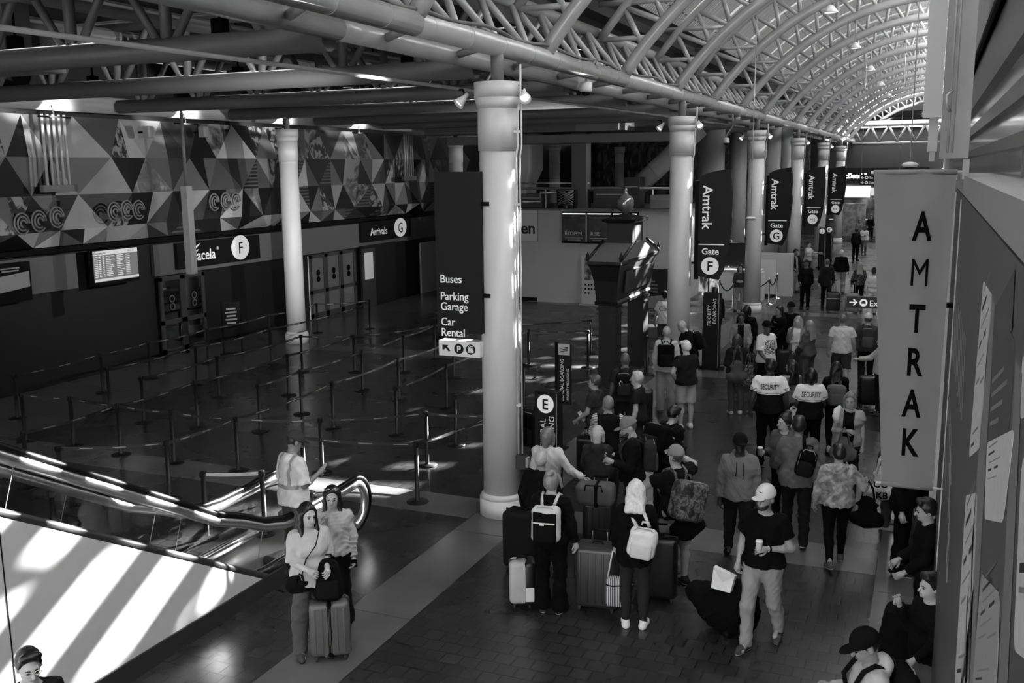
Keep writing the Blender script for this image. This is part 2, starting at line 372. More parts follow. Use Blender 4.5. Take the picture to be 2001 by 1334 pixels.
# floodlights clamped to the column heads
def flood(loc, aim, label):
    d = (Vector(aim)-Vector(loc)).normalized(); q = d.to_track_quat('Z', 'Y').to_matrix()
    t = thing('floodlight', label, 'light', loc, group='floodlights on the column heads')
    A = q.to_4x4()
    MB().lathe([(.03, -.05), (.035, .02), (.06, .08), (.085, .16), (.08, .165), (.05, .1)], 20, axis=A).build('reflector_shade', mat('lamp_white', .8, .4), t)
    MB().lathe([(.055, .1), (.055, .13), (.001, .13)], 16, axis=A).build('bulb', mat('bulb', .9, .4, emit=3), t)
    MB().tube([(0, 0, 0), (-.05, .02, .1), (-.12, .06, .1)], .016, 8).build('bracket', BLACK, t)
for k in range(5):
    y = 12.97+11.05*k; w = ORD[k]
    flood((-5.28, y-.05, 6.13), (-4.6, y-1.2, 5), 'small white floodlight on the right of the %s column head of the row' % w)
    if k < 3: flood((-6.15, y-.1, 6.1), (-6.9, y-1, 5), 'small dark floodlight on the left of the %s column head of the row' % w)
spot('floodlight_beam', (-6.32, 12.6, 6.0), (-17.43, 24.4, 3.2), 3800, 24, .8, .06)
spot('floodlight_beam', (-6.36, 24.0, 6.0), (-19.4, 22, 4.9), 1000, 60, .9, .06)
spot('floodlight_beam', (-6.32, 12.5, 6.05), (-19.4, 17, 4.9), 1000, 50, .9, .06)
spot('floodlight_beam', (-6.36, 35.0, 6.0), (-19.4, 33, 4.9), 900, 55, .9, .06)
# ================================================================== ROOF STEEL
def pipe(name, a, b, r, parent, n=10, m=None): return MB().tube([a, b], r, n).build(name, m or PIPE, parent)
rib = thing('arched_rib', 'x', 'roof truss', (0, 0, 0))
ri, ro = 6.92, 7.72
def arcpts(r, a0, a1, n): return [(arcp(r, a0+(a1-a0)*k/n)[0], 0, arcp(r, a0+(a1-a0)*k/n)[1]) for k in range(n+1)]
MB().tube(arcpts(ri, -55.8, 55.8, 48), .12, 14).build('inner_chord', PIPE, rib)
MB().tube(arcpts(ro, -53, 53, 40), .085, 10).build('outer_chord', PIPE, rib)
NW = 20
for k in range(NW):
    a0 = -50+100*k/NW; a1 = a0+100/NW
    p, q = arcp(ri, a0), arcp(ro, a0+50/NW)
    pipe('web_strut', (p[0], 0, p[1]), (q[0], 0, q[1]), .055, rib, 8)
    p = arcp(ri, a1); pipe('web_strut', (q[0], 0, q[1]), (p[0], 0, p[1]), .055, rib, 8)
p = arcp(ri, -40); pipe('tie_bar', (p[0], 0, p[1]), (-6.25, 0, p[1]), .055, rib, 8)
p = arcp(ri, -48); pipe('tie_bar', (p[0], 0, p[1]), (-6.35, 0, p[1]), .05, rib, 8)
for i, y in enumerate(RIBY):
    lab = 'arched grey pipe rib of the vault, %s in line from the near end' % ORD[i]
    if i == 0: rib.location = (0, y, 0); rib['label'] = lab; rib['group'] = 'arched ribs of the vault'
    else: dup(rib, Matrix.Translation((0, y, 0)), lab, 'arched ribs of the vault')
# triangular edge truss in bays along the left side of the vault
eb = thing('edge_truss', 'x', 'roof truss')
L = 8.48
BC, TC_, IC = (-5.7, 6.78), (-6.28, 7.68), (-6.75, 6.78)
for nm, (x, z), r in (('bottom_chord', BC, .15), ('top_chord', TC_, .11), ('rear_chord', IC, .14)):
    m = MB().tube([(x, 0, z), (x, L, z)], r, 16)
    if nm == 'bottom_chord':
        for k in range(8): m.tube([(x, k*1.06+.3, z), (x, k*1.06+.312, z)], r+.003, 16)
    m.build(nm, PIPE, eb)
for k in range(7):
    y = k*L/7; pipe('web_strut', (BC[0], y, BC[1]), (TC_[0], y+L/14, TC_[1]), .055, eb, 8); pipe('web_strut', (TC_[0], y+L/14, TC_[1]), (BC[0], y+L/7, BC[1]), .055, eb, 8)
for k in range(4):
    y = k*L/4; pipe('cross_strut', (BC[0], y+.1, BC[1]), (IC[0], y+1.1, IC[1]), .06, eb, 8); pipe('web_strut', (IC[0], y+1.1, IC[1]), (TC_[0], y+1.5, TC_[1]), .055, eb, 8)
MB().tube([(-5.6+.02*math.sin(k*1.3), L*k/24, 6.93-.03*math.sin(k*.9)) for k in range(25)], .025, 6).build('cable', PIPED, eb)
for i in range(9):
    lab = 'lattice edge beam along the vault, %s bay from the near end' % ORD[i]
    if i == 0: eb.location = (0, 2.09, 0); eb['label'] = lab; eb['group'] = 'edge beams of the vault'
    else: dup(eb, Matrix.Translation((0, 2.09+L*i, 0)), lab, 'edge beams of the vault')
# flat trusses over the low ceiling
tr = thing('flat_truss', 'x', 'roof truss'); X0, X1 = -18.5, -6.87
MB().tube([(X0, 0, 6.68), (X1, 0, 6.68)], .16, 14).build('bottom_chord', PIPED, tr)
MB().tube([(X0, 0, 7.8), (X1, 0, 7.8)], .11, 12).build('top_chord', PIPED, tr)
NT = 7
for k in range(NT):
    x = X0+(X1-X0)*k/NT; w = (X1-X0)/NT
    pipe('vertical', (x+w/2, 0, 6.7), (x+w/2, 0, 7.8), .08, tr, 8, PIPED)
    pipe('diagonal', (x, 0, 7.8), (x+w/2-.12, 0, 6.75), .06, tr, 8, PIPED); pipe('diagonal', (x+w, 0, 7.8), (x+w/2+.12, 0, 6.75), .06, tr, 8, PIPED)
for i, y in enumerate(RIBY[1:12]):
    lab = 'dark pipe truss across the low ceiling on the left, %s from the near end' % ORD[i]
    if i == 0: tr.location = (0, y, 0); tr['label'] = lab; tr['group'] = 'trusses across the low ceiling'
    else: dup(tr, Matrix.Translation((0, y, 0)), lab, 'trusses across the low ceiling')
ct = thing('gable_truss', 'grey zigzag pipe truss across the far end of the vault', 'roof truss', (0, 76, 0))
pipe('top_chord', (-5.6, 0, 7.85), (.3, 0, 7.85), .12, ct, 10, PIPED); pipe('bottom_chord', (-5.6, 0, 6.55), (.3, 0, 6.55), .12, ct, 10, PIPED)
for k in range(5):
    x = -5.6+1.2*k; pipe('diagonal', (x, 0, 7.8), (x+.6, 0, 6.6), .08, ct, 8, PIPED); pipe('diagonal', (x+.6, 0, 6.6), (x+1.2, 0, 7.8) if k < 4 else (.25, 0, 7.8), .08, ct, 8, PIPED)
# long ducts and rods in the low ceiling
d = thing('ceiling_duct', 'long round duct running along the top of the mural, lit in patches', 'duct', (-18.75, 0, 6.72))
MB().tube([(0, 8, 0), (0, 60, 0)], .2, 20).build('duct_run', mat('duct_grey', .4, .5), d)
dr = thing('sprinkler_pipe', 'thin pipe running under the trusses between the columns and the left wall', 'pipe', (0, 0, 0))
MB().tube([(-8.2, 6, 6.45), (-6.3, 36, 6.45)], .03, 8).build('pipe_run', PIPE, dr)
for k, x in enumerate((-9.5, -12.0, -14.5)):
    t = thing('service_pipe', '%s service pipe above the low ceiling trusses, counted from the columns' % ORD[k], 'pipe', (x, 0, 7.6), group='service pipes above the trusses')
    MB().tube([(0, 6, 0), (.3, 50, 0)], .1+.03*k, 10).build('pipe_run', PIPED, t)
db = thing('bulkhead_duct', 'wide boxed grey duct hanging under the low ceiling behind the first column', 'duct', (-14.2, 35.0, 6.6))
MB().box((0, 0, 0), (8.0, 1.2, .42)).build('duct_box', mat('duct_box_grey', .13, .6), db)
MB().box((3, -.1, .05), (1.6, 1.3, .5)).build('end_box', mat('duct_box_pale', .2, .6), db)
MB().box((1.2, .6, -.45), (9, 1.5, .3)).build('lower_tray', mat('duct_box_grey2', .17, .6), db)
for (u, v, Yq, s) in ((20, 60, 11.5, 'near the top corner of the photo side'), (70, 125, 12.6, 'with a small lamp at its lower edge')):
    p = ax(u, v, Y=Yq)
    t = thing('ceiling_box', 'grey box beam at the left of the low ceiling, '+('the upper one' if v < 100 else 'the lower one'), 'duct', p)
    MB().box((-.6, 0, .15), (2.0 if v > 100 else 1.5, .5, .6 if v > 100 else 1.1)).build('box_shell', mat('duct_box_pale', .2, .6), t)
# spots that light the duct over the mural
for k, (u, v) in enumerate(((80, 215), (340, 226), (535, 240), (683, 248))):
    p = ax(u, v, X=-18.9)
    t = thing('uplight', '%s short uplight bar over the mural, shining on the duct' % ORD[k], 'light', (-18.5, p.y, 6.36), group='uplights over the mural')
    MB().box((0, 0, 0), (.05, .9, .04)).build('bar', BLACK, t)
    MB().tube([(0, 0, 0), (-.1, 0, .35)], .012, 6).build('stem', BLACK, t)
    spot('uplight_beam', (-18.3, p.y-.1, 6.40), (-18.85, p.y+.1, 6.60), 80, 105, .6, .03)

k = 0  # lamps and their black cans, added to lift the light over the queue
for y in (11.2, 16.4, 21.6, 27.0):
    for x in (-16.6, -12.8, -9.0):
        t = thing('fill_lamp', 'added black fill-lamp can under the low ceiling trusses, %s of the %s row' % (('left one', 'middle one', 'right one')[k % 3], ORD[k//3]), 'light', (x, y, 6.9), group='added fill lamps over the queue'); k += 1
        MB().lathe([(.11, .0), (.12, 0), (.12, .22), (.02, .24), (.02, 1.2)], 20).build('can', BLACK, t)
        spot('fill_lamp_beam', (x, y, 6.98), (x, y, 0), 900, 118, .9, .07)
# ================================================================== FIGURES: distance-field modelling
class SDF:
    def __init__(s, lo, hi, h):
        s.lo = np.array(lo, np.float32); s.h = h
        n = np.maximum(4, np.ceil((np.array(hi)-s.lo)/h).astype(int)+1)
        s.ax = [s.lo[i]+h*np.arange(n[i], dtype=np.float32) for i in range(3)]
        s.D = np.full(n, .5, np.float32)
    def win(s, lo, hi):
        sl = []
        for i in range(3):
            a = int(np.floor((lo[i]-s.lo[i])/s.h)); b = int(np.ceil((hi[i]-s.lo[i])/s.h))+1
            sl.append(slice(max(a, 0), max(min(b, s.D.shape[i]), 0)))
        return tuple(sl)
    def put(s, w, d, k):
        o = s.D[w]
        if k > 0:
            hh = np.maximum(k-np.abs(o-d), 0)/k; s.D[w] = np.minimum(o, d)-hh*hh*k*.25
        else: s.D[w] = np.minimum(o, d)
    def grid(s, w):
        return s.ax[0][w[0]][:, None, None], s.ax[1][w[1]][None, :, None], s.ax[2][w[2]][None, None, :]
    def cone(s, a, b, ra, rb, k=.03, fy=1.0, fx=1.0, cut0=False, cut1=False):
        a = np.array(a, np.float32); b = np.array(b, np.float32); r = max(ra, rb)+k+.03
        w = s.win(np.minimum(a, b)-r, np.maximum(a, b)+r); X, Y, Z = s.grid(w)
        if X.size == 0 or Y.size == 0 or Z.size == 0: return s
        ab = b-a; L2 = float(ab @ ab)+1e-9
        px, py, pz = X-a[0], Y-a[1], Z-a[2]
        t0 = (px*ab[0]+py*ab[1]+pz*ab[2])/L2; t = np.clip(t0, 0, 1)
        d = np.sqrt(((px-ab[0]*t)*fx)**2+((py-ab[1]*t)*fy)**2+(pz-ab[2]*t)**2)-(ra+(rb-ra)*t)
        L = math.sqrt(L2)
        if cut1: d = np.maximum(d, (t0-1)*L)
        if cut0: d = np.maximum(d, -t0*L)
        s.put(w, d, k); return s
    def ell(s, c, r, k=.02, Q=None):
        c = np.array(c, np.float32); r = np.array(r, np.float32); m = max(r)+k+.03
        w = s.win(c-m, c+m); X, Y, Z = s.grid(w)
        if X.size == 0 or Y.size == 0 or Z.size == 0: return s
        x, y, z = X-c[0], Y-c[1], Z-c[2]
        if Q is not None:
            x, y, z = [Q[0][i]*x+Q[1][i]*y+Q[2][i]*z for i in range(3)]
        k0 = np.sqrt((x/r[0])**2+(y/r[1])**2+(z/r[2])**2); k1 = np.sqrt((x/r[0]**2)**2+(y/r[1]**2)**2+(z/r[2]**2)**2)+1e-6
        s.put(w, k0*(k0-1)/k1, k); return s
    def cut(s, c, n):
        X, Y, Z = s.ax[0][:, None, None], s.ax[1][None, :, None], s.ax[2][None, None, :]
        s.D = np.maximum(s.D, (X-c[0])*n[0]+(Y-c[1])*n[1]+(Z-c[2])*n[2]); return s
    def carve(s, c, r, Q=None):
        t = SDF(s.lo, s.lo+.01, s.h); t.ax = s.ax; t.D = np.full(s.D.shape, .5, np.float32); t.ell(c, r, 0, Q); s.D = np.maximum(s.D, -t.D); return s
    def wrinkle(s, amp, seed, f=28):
        q = random.Random(seed); X, Y, Z = s.ax[0][:, None, None], s.ax[1][None, :, None], s.ax[2][None, None, :]
        for i in range(5):
            g = f*(1 if i < 3 else 2.1)
            a, b, c = q.uniform(-1, 1)*g, q.uniform(-1, 1)*g, q.uniform(.2, .9)*g
            w = np.sin(a*X+b*Y+c*Z+q.uniform(0, 6)+1.7*np.sin(.35*b*X-.3*a*Z+.3*c*Y+q.uniform(0, 6)))
            s.D = s.D+np.float32(amp*(.55 if i < 3 else .4))*(np.abs(w)*2-1 if i % 2 else w)
        return s
    def mesh(s):
        D = s.D
        D[0] = D[-1] = .5; D[:, 0] = D[:, -1] = .5; D[:, :, 0] = D[:, :, -1] = .5
        g = openvdb.FloatGrid(.5); g.copyFromArray(np.ascontiguousarray(D), tolerance=0)
        p, t, q = g.convertToPolygons(0.0, .0)
        p = p*s.h+s.lo
        return p, [tuple(reversed(f)) for f in t.tolist()]+[tuple(reversed(f)) for f in q.tolist()]
def to_mesh(name, sdf, mats, sel=None, extra=None, parent=None):
    p, f = sdf.mesh(); mb = MB(); me = bpy.data.meshes.new(name)
    mats = mats if isinstance(mats, (list, tuple)) else [mats]
    nb = len(f); vs = p.tolist(); mi = np.zeros(nb, int)
    if sel is not None and nb:
        c = np.array([p[list(q)].mean(axis=0) for q in f]); mi = sel(c)
    mi = list(mi); sm = [True]*nb
    if extra is not None:
        o = len(vs); vs += extra.v; f += [tuple(i+o for i in q) for q in extra.f]; mi += extra.m; sm += extra.sm
    me.from_pydata(vs, [], f)
    for m in mats: me.materials.append(m)
    me.polygons.foreach_set('material_index', [int(i) for i in mi]); me.polygons.foreach_set('use_smooth', sm); me.update()
    return link(name, me, parent)
def V(*a): return np.array(a, float)
def unit(v): v = np.array(v, float); return v/np.linalg.norm(v)
def hand_mesh(mb, W, fd, pn, side, s, curl=.5, m=0):
    # W wrist point, fd finger direction, pn palm normal; side +1 left -1 right
    fd = unit(fd); pn = unit(np.array(pn)-fd*np.dot(pn, fd)); ac = np.cross(fd, pn)*side   # ac points to the thumb side
    def P(a, f, n): return Vector(W+s*(ac*a+fd*f+pn*n))
    mb.tube([P(0, -.03, 0), P(.0, .0, 0), P(.002, .035, 0), P(0, .075, .002), P(-.002, .092, .004)], [.022*s, .025*s, .034*s, .036*s, .022*s], 10, m)
    for i, (a, ln) in enumerate(((.030, .068), (.011, .076), (-.009, .071), (-.028, .056))):
        c = curl*(1+.12*i); pts = [P(a*.8, .07, 0)]; an = .15; pos = np.array([a, .088, 0.0])
        pts.append(P(*pos))
        for seg in (.45, .32, .25):
            an += c*.75; pos = pos+np.array([a*.05, math.cos(an)*ln*seg, math.sin(an)*ln*seg]); pts.append(P(*pos))
        mb.tube(pts, [.0095*s, .0095*s, .009*s, .008*s, .0055*s], 6, m)
    mb.tube([P(.018, .015, .004), P(.042, .038, .012+.01*curl), P(.05, .062, .02+.02*curl), P(.046, .082, .026+.03*curl)], [.013*s, .012*s, .0105*s, .007*s], 6, m)
ARM = {
 'hang': ((.16, .03, -1), (.05, -.2, -1)), 'loose': ((.28, .05, -1), (.12, -.3, -1)), 'swingf': ((.14, -.38, -1), (.02, -.75, -1)), 'swingb': ((.16, .4, -1), (.08, .1, -1)),
 'phone': ((.16, -.12, -1), (-.22, -.95, .28)), 'fold': ((.2, -.25, -1), (-.85, -.55, .12)), 'chin': ((.12, -.35, -1), (-.32, -.35, .95)),
 'head': ((.75, -.45, .35), (-.75, -.35, .45)), 'out': ((.5, -.12, -.85), (.75, -.2, -.55)), 'hip': ((.5, .25, -.85), (-.45, -.45, -.75)),
 'cup': ((.2, .05, -1), (-.45, -.9, .0)), 'pull': ((.2, .28, -1), (.12, .2, -1)), 'point': ((.25, -.6, -.6), (.1, -1, .1)), 'strap': ((.2, -.1, -1), (-.15, -.5, .9)),
 'low': ((.18, -.2, -1), (-.1, -.7, -.55)), 'bag': ((.2, .05, -1), (.05, -.55, -.85)), 'up': ((.35, -.5, -.7), (-.5, -.3, .85)),
 'shoulder': ((.2, .1, -1), (-.3, -.4, .95)),
}
LEG = {'stand': (((.03, 0, -1), (.0, .02, -1)), ((.03, 0, -1), (.0, .02, -1))), 'wide': (((.12, 0, -1), (.03, .02, -1)), ((.12, 0, -1), (.03, .02, -1))),
 'walkL': (((.02, -.36, -1), (0, -.02, -1)), ((.02, .18, -1), (0, .55, -1))), 'walkR': (((.02, .18, -1), (0, .55, -1)), ((.02, -.36, -1), (0, -.02, -1))),
 'relax': (((.02, -.1, -1), (0, .05, -1)), ((.1, .02, -1), (.05, .04, -1))),
 'sit': (((.12, -1, -.05), (.02, .12, -1)), ((.12, -1, -.05), (.02, .12, -1)))}
NP = [0]
def person(label, u, v, h, face, top, bot, hair, shoes=.05, sole=None, arms=('hang', 'hang'), legs='stand', turn=0, skin=.36, nod=0, lean=0, build=1.0, cap=None, glasses=0, xyz=None, z0=None, belly=0, curl=(.5, .5), group=None, extra=None, mask=0, beard=0):
    """top=(kind, grey, opts) bot=(kind, grey) hair=(kind, grey). (u,v): where the top of the head is seen; face: 0 looks to the camera side (-Y), 90 to +X."""
    NP[0] += 1; seed = NP[0]; rnd = random.Random(seed)
    s = h/1.75; P0 = Vector(xyz) if xyz is not None else fl(u, v, h-.02-(.0 if z0 is None else -z0)); 
    base = Vector((P0.x, P0.y, z0 or 0.0)); dist = math.hypot(P0.x, P0.y)
    vox = min(max(dist*.00088, .0095), .017)
    topk, topg, topo = top[0], top[1], (top[2] if len(top) > 2 else {})
    # ---------------- skeleton
    sit = legs == 'sit'
    LG = LEG[legs]; hipz = 0.0; pel = V(0, 0, 0)
    hips = [V(.088*build*s, 0, -.03*s), V(-.088*build*s, 0, -.03*s)]; knee = []; ank = []
    for i, sd in enumerate((1, -1)):
        t, q = [unit((a[0]*sd, a[1], a[2])) for a in LG[i]]
        k = hips[i]+t*.425*s; knee.append(k); ank.append(k+q*.40*s)
    low = min(a[2] for a in ank); up = -low+.085*s; 
    if sit: up = .50*s
    pel = pel+V(0, 0, up)
    for L in (hips, knee, ank):
        for i in range(2): L[i] = L[i]+V(0, 0, up)
    la = R(lean); spd = V(0, -math.sin(la), math.cos(la))
    def sp(x, y, z):   # point of the trunk: z measured up the spine from the pelvis
        return pel+V(x*s, 0, 0)+spd*z*s+V(0, y*s*math.cos(la), y*s*math.sin(la))
    chest = sp(0, 0, .34); neckb = sp(0, .01, .505); neckt = sp(0, -.012, .575)
    b = build; sw = .166*b
    S = [sp(sw, .005, .455), sp(-sw, .005, .455)]; E = []; Wr = []; FD = []
    for i, sd in enumerate((1, -1)):
        a = ARM[arms[i]] if isinstance(arms[i], str) else arms[i]
        q0, q1 = [unit((c[0]*sd, c[1], c[2])) for c in a]
        E.append(S[i]+q0*.285*s); Wr.append(E[i]+q1*.245*s); FD.append(q1)
    Qh = (Matrix.Rotation(R(turn), 3, 'Z') @ Matrix.Rotation(R(nod), 3, 'X')); Q = np.array([list(r) for r in Qh])
    def hd(x, y, z): return neckt+Q @ (V(x, y, z)*s)
    QT = Q
    # ---------------- bounds
    pts = np.array(S+E+Wr+knee+ank+hips+[chest, neckb, hd(0, 0, .24), hd(0, -.16, .1), hd(0, .13, .1)])
    pad = .16*s; lo = pts.min(0)-pad; hi = pts.max(0)+pad; lo[2] = min(lo[2], -.02); hi[2] = hd(0, 0, .24)[2]+.05
    lo[1] -= .08; hi[1] += .08
    M = Matrix.Translation(base) @ Matrix.Rotation(R(face), 4, 'Z')
    def torso(G, g, kk=.05, ph=.0):
        G.cone(sp(-.075*b, .01, .0), sp(.075*b, .01, .0), (.115+g+ph)*s, (.115+g+ph)*s, kk, fy=1.08)
        G.cone(sp(-.03, 0, .05), sp(-.03, 0, .28), (.125*b+g)*s, (.13*b+g)*s, kk, fy=1.25); G.cone(sp(.03, 0, .05), sp(.03, 0, .28), (.125*b+g)*s, (.13*b+g)*s, kk, fy=1.25)
        G.cone(sp(-.075*b, -.005, .34), sp(.075*b, -.005, .34), (.125+g)*s, (.125+g)*s, kk, fy=1.2)
        G.cone(sp(-.13*b, .01, .445), sp(.13*b, .01, .445), (.066+g)*s, (.066+g)*s, kk)
        G.cone(sp(0, .02, .44), neckb, (.095+g)*s, (.062+g*.8)*s, .05*s)
        if belly: G.ell(sp(0, -.07, .12), ((.13+g+belly*.03)*s, (.10+g+belly*.06)*s, (.15+g)*s), .06)
        if topo.get('bust'): 
            for sd in (1, -1): G.ell(sp(sd*.072, -.105, .315), ((.062+g)*s, (.05+g)*s, (.06+g)*s), .04)
    # ---------------- body: one continuous surface
    G = SDF(lo, hi, vox); torso(G, 0)
    G.cone(neckb, neckt, .058*s, .052*s, .03); G.cone(neckt, hd(0, .005, .06), .052*s, .05*s, .02)
    G.ell(hd(0, .012, .118), V(.076, .097, .108)*s, .02, QT); G.ell(hd(0, -.03, .045), V(.056, .064, .062)*s, .03, QT)
    G.ell(hd(0, -.078, .012), V(.026, .022, .02)*s, .02, QT)
    G.cone(hd(0, -.094, .095), hd(0, -.116, .062), .008*s, .0155*s, .012); G.ell(hd(0, -.082, .112), V(.05, .014, .014)*s, .02, QT)
    for sd in (1, -1):
        G.ell(hd(sd*.078, .014, .085), V(.011, .024, .034)*s, .008, QT)
        G.carve(hd(sd*.031, -.106, .092), V(.017, .012, .009)*s, QT) if vox < .0125 else None
    ks = .86 if topk != 'none' and topo.get('sleeve', 'long') == 'long' else 1.0; kl = .88 if bot[0] not in ('none', 'shorts', 'capri') else 1.0
    for i in range(2):
        G.cone(S[i], E[i], .052*b*s*ks, .041*b*s*ks, .03); G.cone(E[i], E[i]+(Wr[i]-E[i])*.35, .042*b*s*ks, .041*b*s*ks, .015); G.cone(E[i]+(Wr[i]-E[i])*.35, Wr[i], .041*b*s*ks, .026*s, .015)
        G.cone(hips[i], knee[i], .088*b*s*kl, .056*s*kl, .04); cf = knee[i]+(ank[i]-knee[i])*.3+V(0, .018*s, 0)
        G.cone(knee[i], cf, .054*s*kl, .055*s*kl, .02); G.cone(cf, ank[i], .055*s*kl, .034*s, .02); G.cone(ank[i], ank[i]+V(0, -.12*s, -.05*s), .034*s, .028*s, .02)
    ex = MB()
    for i, sd in enumerate((1, -1)):
        inward = V(-sd, 0, 0); pn = inward if abs(FD[i][0]) < .8 else V(0, 1, 0)
        if FD[i][2] > -.3: pn = V(-sd*.7, .2, -.5)
        hand_mesh(ex, Wr[i], FD[i], pn, sd, s*1.02, curl[i], 0)
    if dist < 40:
        for sd in (1, -1):
            T = Matrix.Translation(Vector(hd(sd*.031, -.088, .090))) @ Qh.to_4x4()
            e = MB().lathe([(.0005, -.006), (.009, -.004), (.012, 0), (.009, .004), (.0005, .006)], 10); ex.add([T @ Vector((p[0]*s, p[1]*s*.8, p[2]*s)) for p in e.v], e.f, 1, True)
            ex.tube([hd(sd*.014, -.099, .110), hd(sd*.03, -.098, .115), hd(sd*.048, -.086, .109)], [.003*s, .004*s, .0025*s], 6, 2)
        ex.tube([hd(-.024, -.088, .028), hd(-.01, -.098, .031), hd(0, -.1, .029), hd(.01, -.098, .031), hd(.024, -.088, .028)], [.003*s, .0055*s, .006*s, .0055*s, .003*s], 6, 3)
    sk = mat('skin_%03d' % round(skin*1000), skin, .5, var=.06, scale=10)
    p = to_mesh('person', G, [sk, mat('eye_dark', .02, .3), mat('brow_%03d' % round(hair[1]*500), hair[1]*.5, .8), mat('lip_%03d' % round(skin*600), skin*.6, .5)], extra=ex)
    p.matrix_world = M; tag(p, label, 'person', group)
    ctx = dict(p=p, M=M, s=s, sp=sp, hd=hd, S=S, E=E, Wr=Wr, FD=FD, spd=spd, pel=pel, Q=Q, Qh=Qh, vox=vox, b=b, dist=dist, face=face, ank=ank, knee=knee)
    # ---------------- upper garment
    g = topo.get('g', .016); hem = topo.get('hem', -.03)
    if topk != 'none':
        G = SDF(lo, hi, topo.get('vox', vox)); torso(G, g+.004, .05, .016); G.cone(sp(-.03, .008, min(0, hem)), sp(-.03, 0, .12), (.139*b+g)*s, (.132*b+g)*s, .05, fy=1.02); G.cone(sp(.03, .008, min(0, hem)), sp(.03, 0, .12), (.139*b+g)*s, (.132*b+g)*s, .05, fy=1.02)
        if topo.get('loose'): G.cone(sp(-.06*b, 0, hem), sp(.06*b, 0, hem), (.13+g)*s, (.13+g)*s, .06, fy=1.1); G.cone(sp(0, 0, hem), sp(0, 0, .3), (.15*b+g)*s, (.14*b+g)*s, .06, fy=1.15)
        G.cut(sp(0, 0, hem), -spd); 
        nk = topo.get('neck', .515); G.cut(sp(0, -.03, nk), unit(spd+V(0, -.55 if not topo.get('vneck') else -1.3, 0)*.6))
        sl = {'short': .62, 'half': .95, 'cap': .3, 'none': 0}.get(topo.get('sleeve', 'long'), 2)
        for i in range(2):
            if sl == 0: continue
            if sl < 1.5:
                e = S[i]+(E[i]-S[i])*sl; G.cone(S[i], e, (.052*b+g)*s, (.054*b+g+.012)*s, .02, cut1=True)
            else:
                G.cone(S[i], E[i], (.049*b+g)*s, (.046*b+g)*s, .03); e = E[i]+(Wr[i]-E[i])*topo.get('cuff', .93); G.cone(E[i], e, (.048*b+g)*s, (.036+g*.8)*s, .015, cut1=True)
        if topo.get('hood'): G.ell(sp(0, .10, .50), V(.115, .07, .085)*s, .03); G.cone(sp(-.085, .02, .50), sp(.085, .02, .50), .04*s, .04*s, .03)
        if topo.get('collar'): G.cone(sp(-.06, .045, .51), sp(.06, .045, .51), .028*s, .028*s, .02)
        if topo.get('scarf'): 
            for an in range(0, 360, 45): G.ell(sp(.075*math.cos(R(an)), .005+.075*math.sin(R(an)), .515), V(.045, .045, .04)*s, .02)
        G.wrinkle(topo.get('wr', .0045)*1.5*s, seed*7+1, 26/s)
        tm = topo.get('mat') or cloth(topg); ms = [tm]; sel = None
        if 'yoke' in topo:
            ms = [cloth(.8), cloth(.012)]; yz = .255
            def sel(c):
                rel = c-sp(0, 0, 0); z = rel @ spd/s; r = np.where(z > yz, 0, 1); ln = (z > yz+.012) & (z < yz+.024); r = np.where(ln, 1, r)
                for i in range(2):
                    ab = E[i]-S[i]; t = ((c-S[i]) @ ab)/(ab @ ab); q = c-S[i]-np.outer(np.clip(t, 0, 1), ab); side = np.sign(c[:, 0]) == np.sign(S[i][0])
                    arm = side & (np.sqrt((q**2).sum(1)) < .092*s) & (np.abs(c[:, 0]) > abs(S[i][0]+ab[0]*t)*.93) & (t > .0); r = np.where(arm, 0, r); r = np.where(arm & (((t > .44) & (t < .475)) | ((t > .51) & (t < .545))), 1, r)
                return r
        elif 'front' in topo:
            ms = [tm, cloth(topo['front'])]; fw = topo.get('fw', .055)
            def sel(c):
                rel = c-sp(0, 0, 0); return np.where((np.abs(rel[:, 0]) < fw*s) & (rel[:, 1] < -.02*s), 1, 0)
        elif 'vest' in topo:
            ms = [tm, topo['vest']]
            def sel(c): return np.where(np.abs(c[:, 0]) > .172*b*s, 1, 0)
        elif 'hiviz' in topo:
            ms = [tm, mat('reflective_grey', .3, .4)]
            def sel(c):
                rel = c-sp(0, 0, 0); z = rel @ spd/s; x = np.abs(rel[:, 0])/s
                return np.where(((z > .13) & (z < .175) & (x < .19)) | ((x > .085) & (x < .125) & (z > .175)), 1, 0)
        elif 'cuffs' in topo:
            ms = [tm, cloth(topo['cuffs'])]
            def sel(c): return np.where(((c-sp(0, 0, 0)) @ spd/s) < hem+.05, 1, 0)
        ctx['top'] = to_mesh(topo.get('name', {'tee': 't_shirt'}.get(topk, topk)), G, ms, sel, parent=p)
    # ---------------- lower garment
    bk, bg = bot[0], bot[1]; bo = bot[2] if len(bot) > 2 else {}
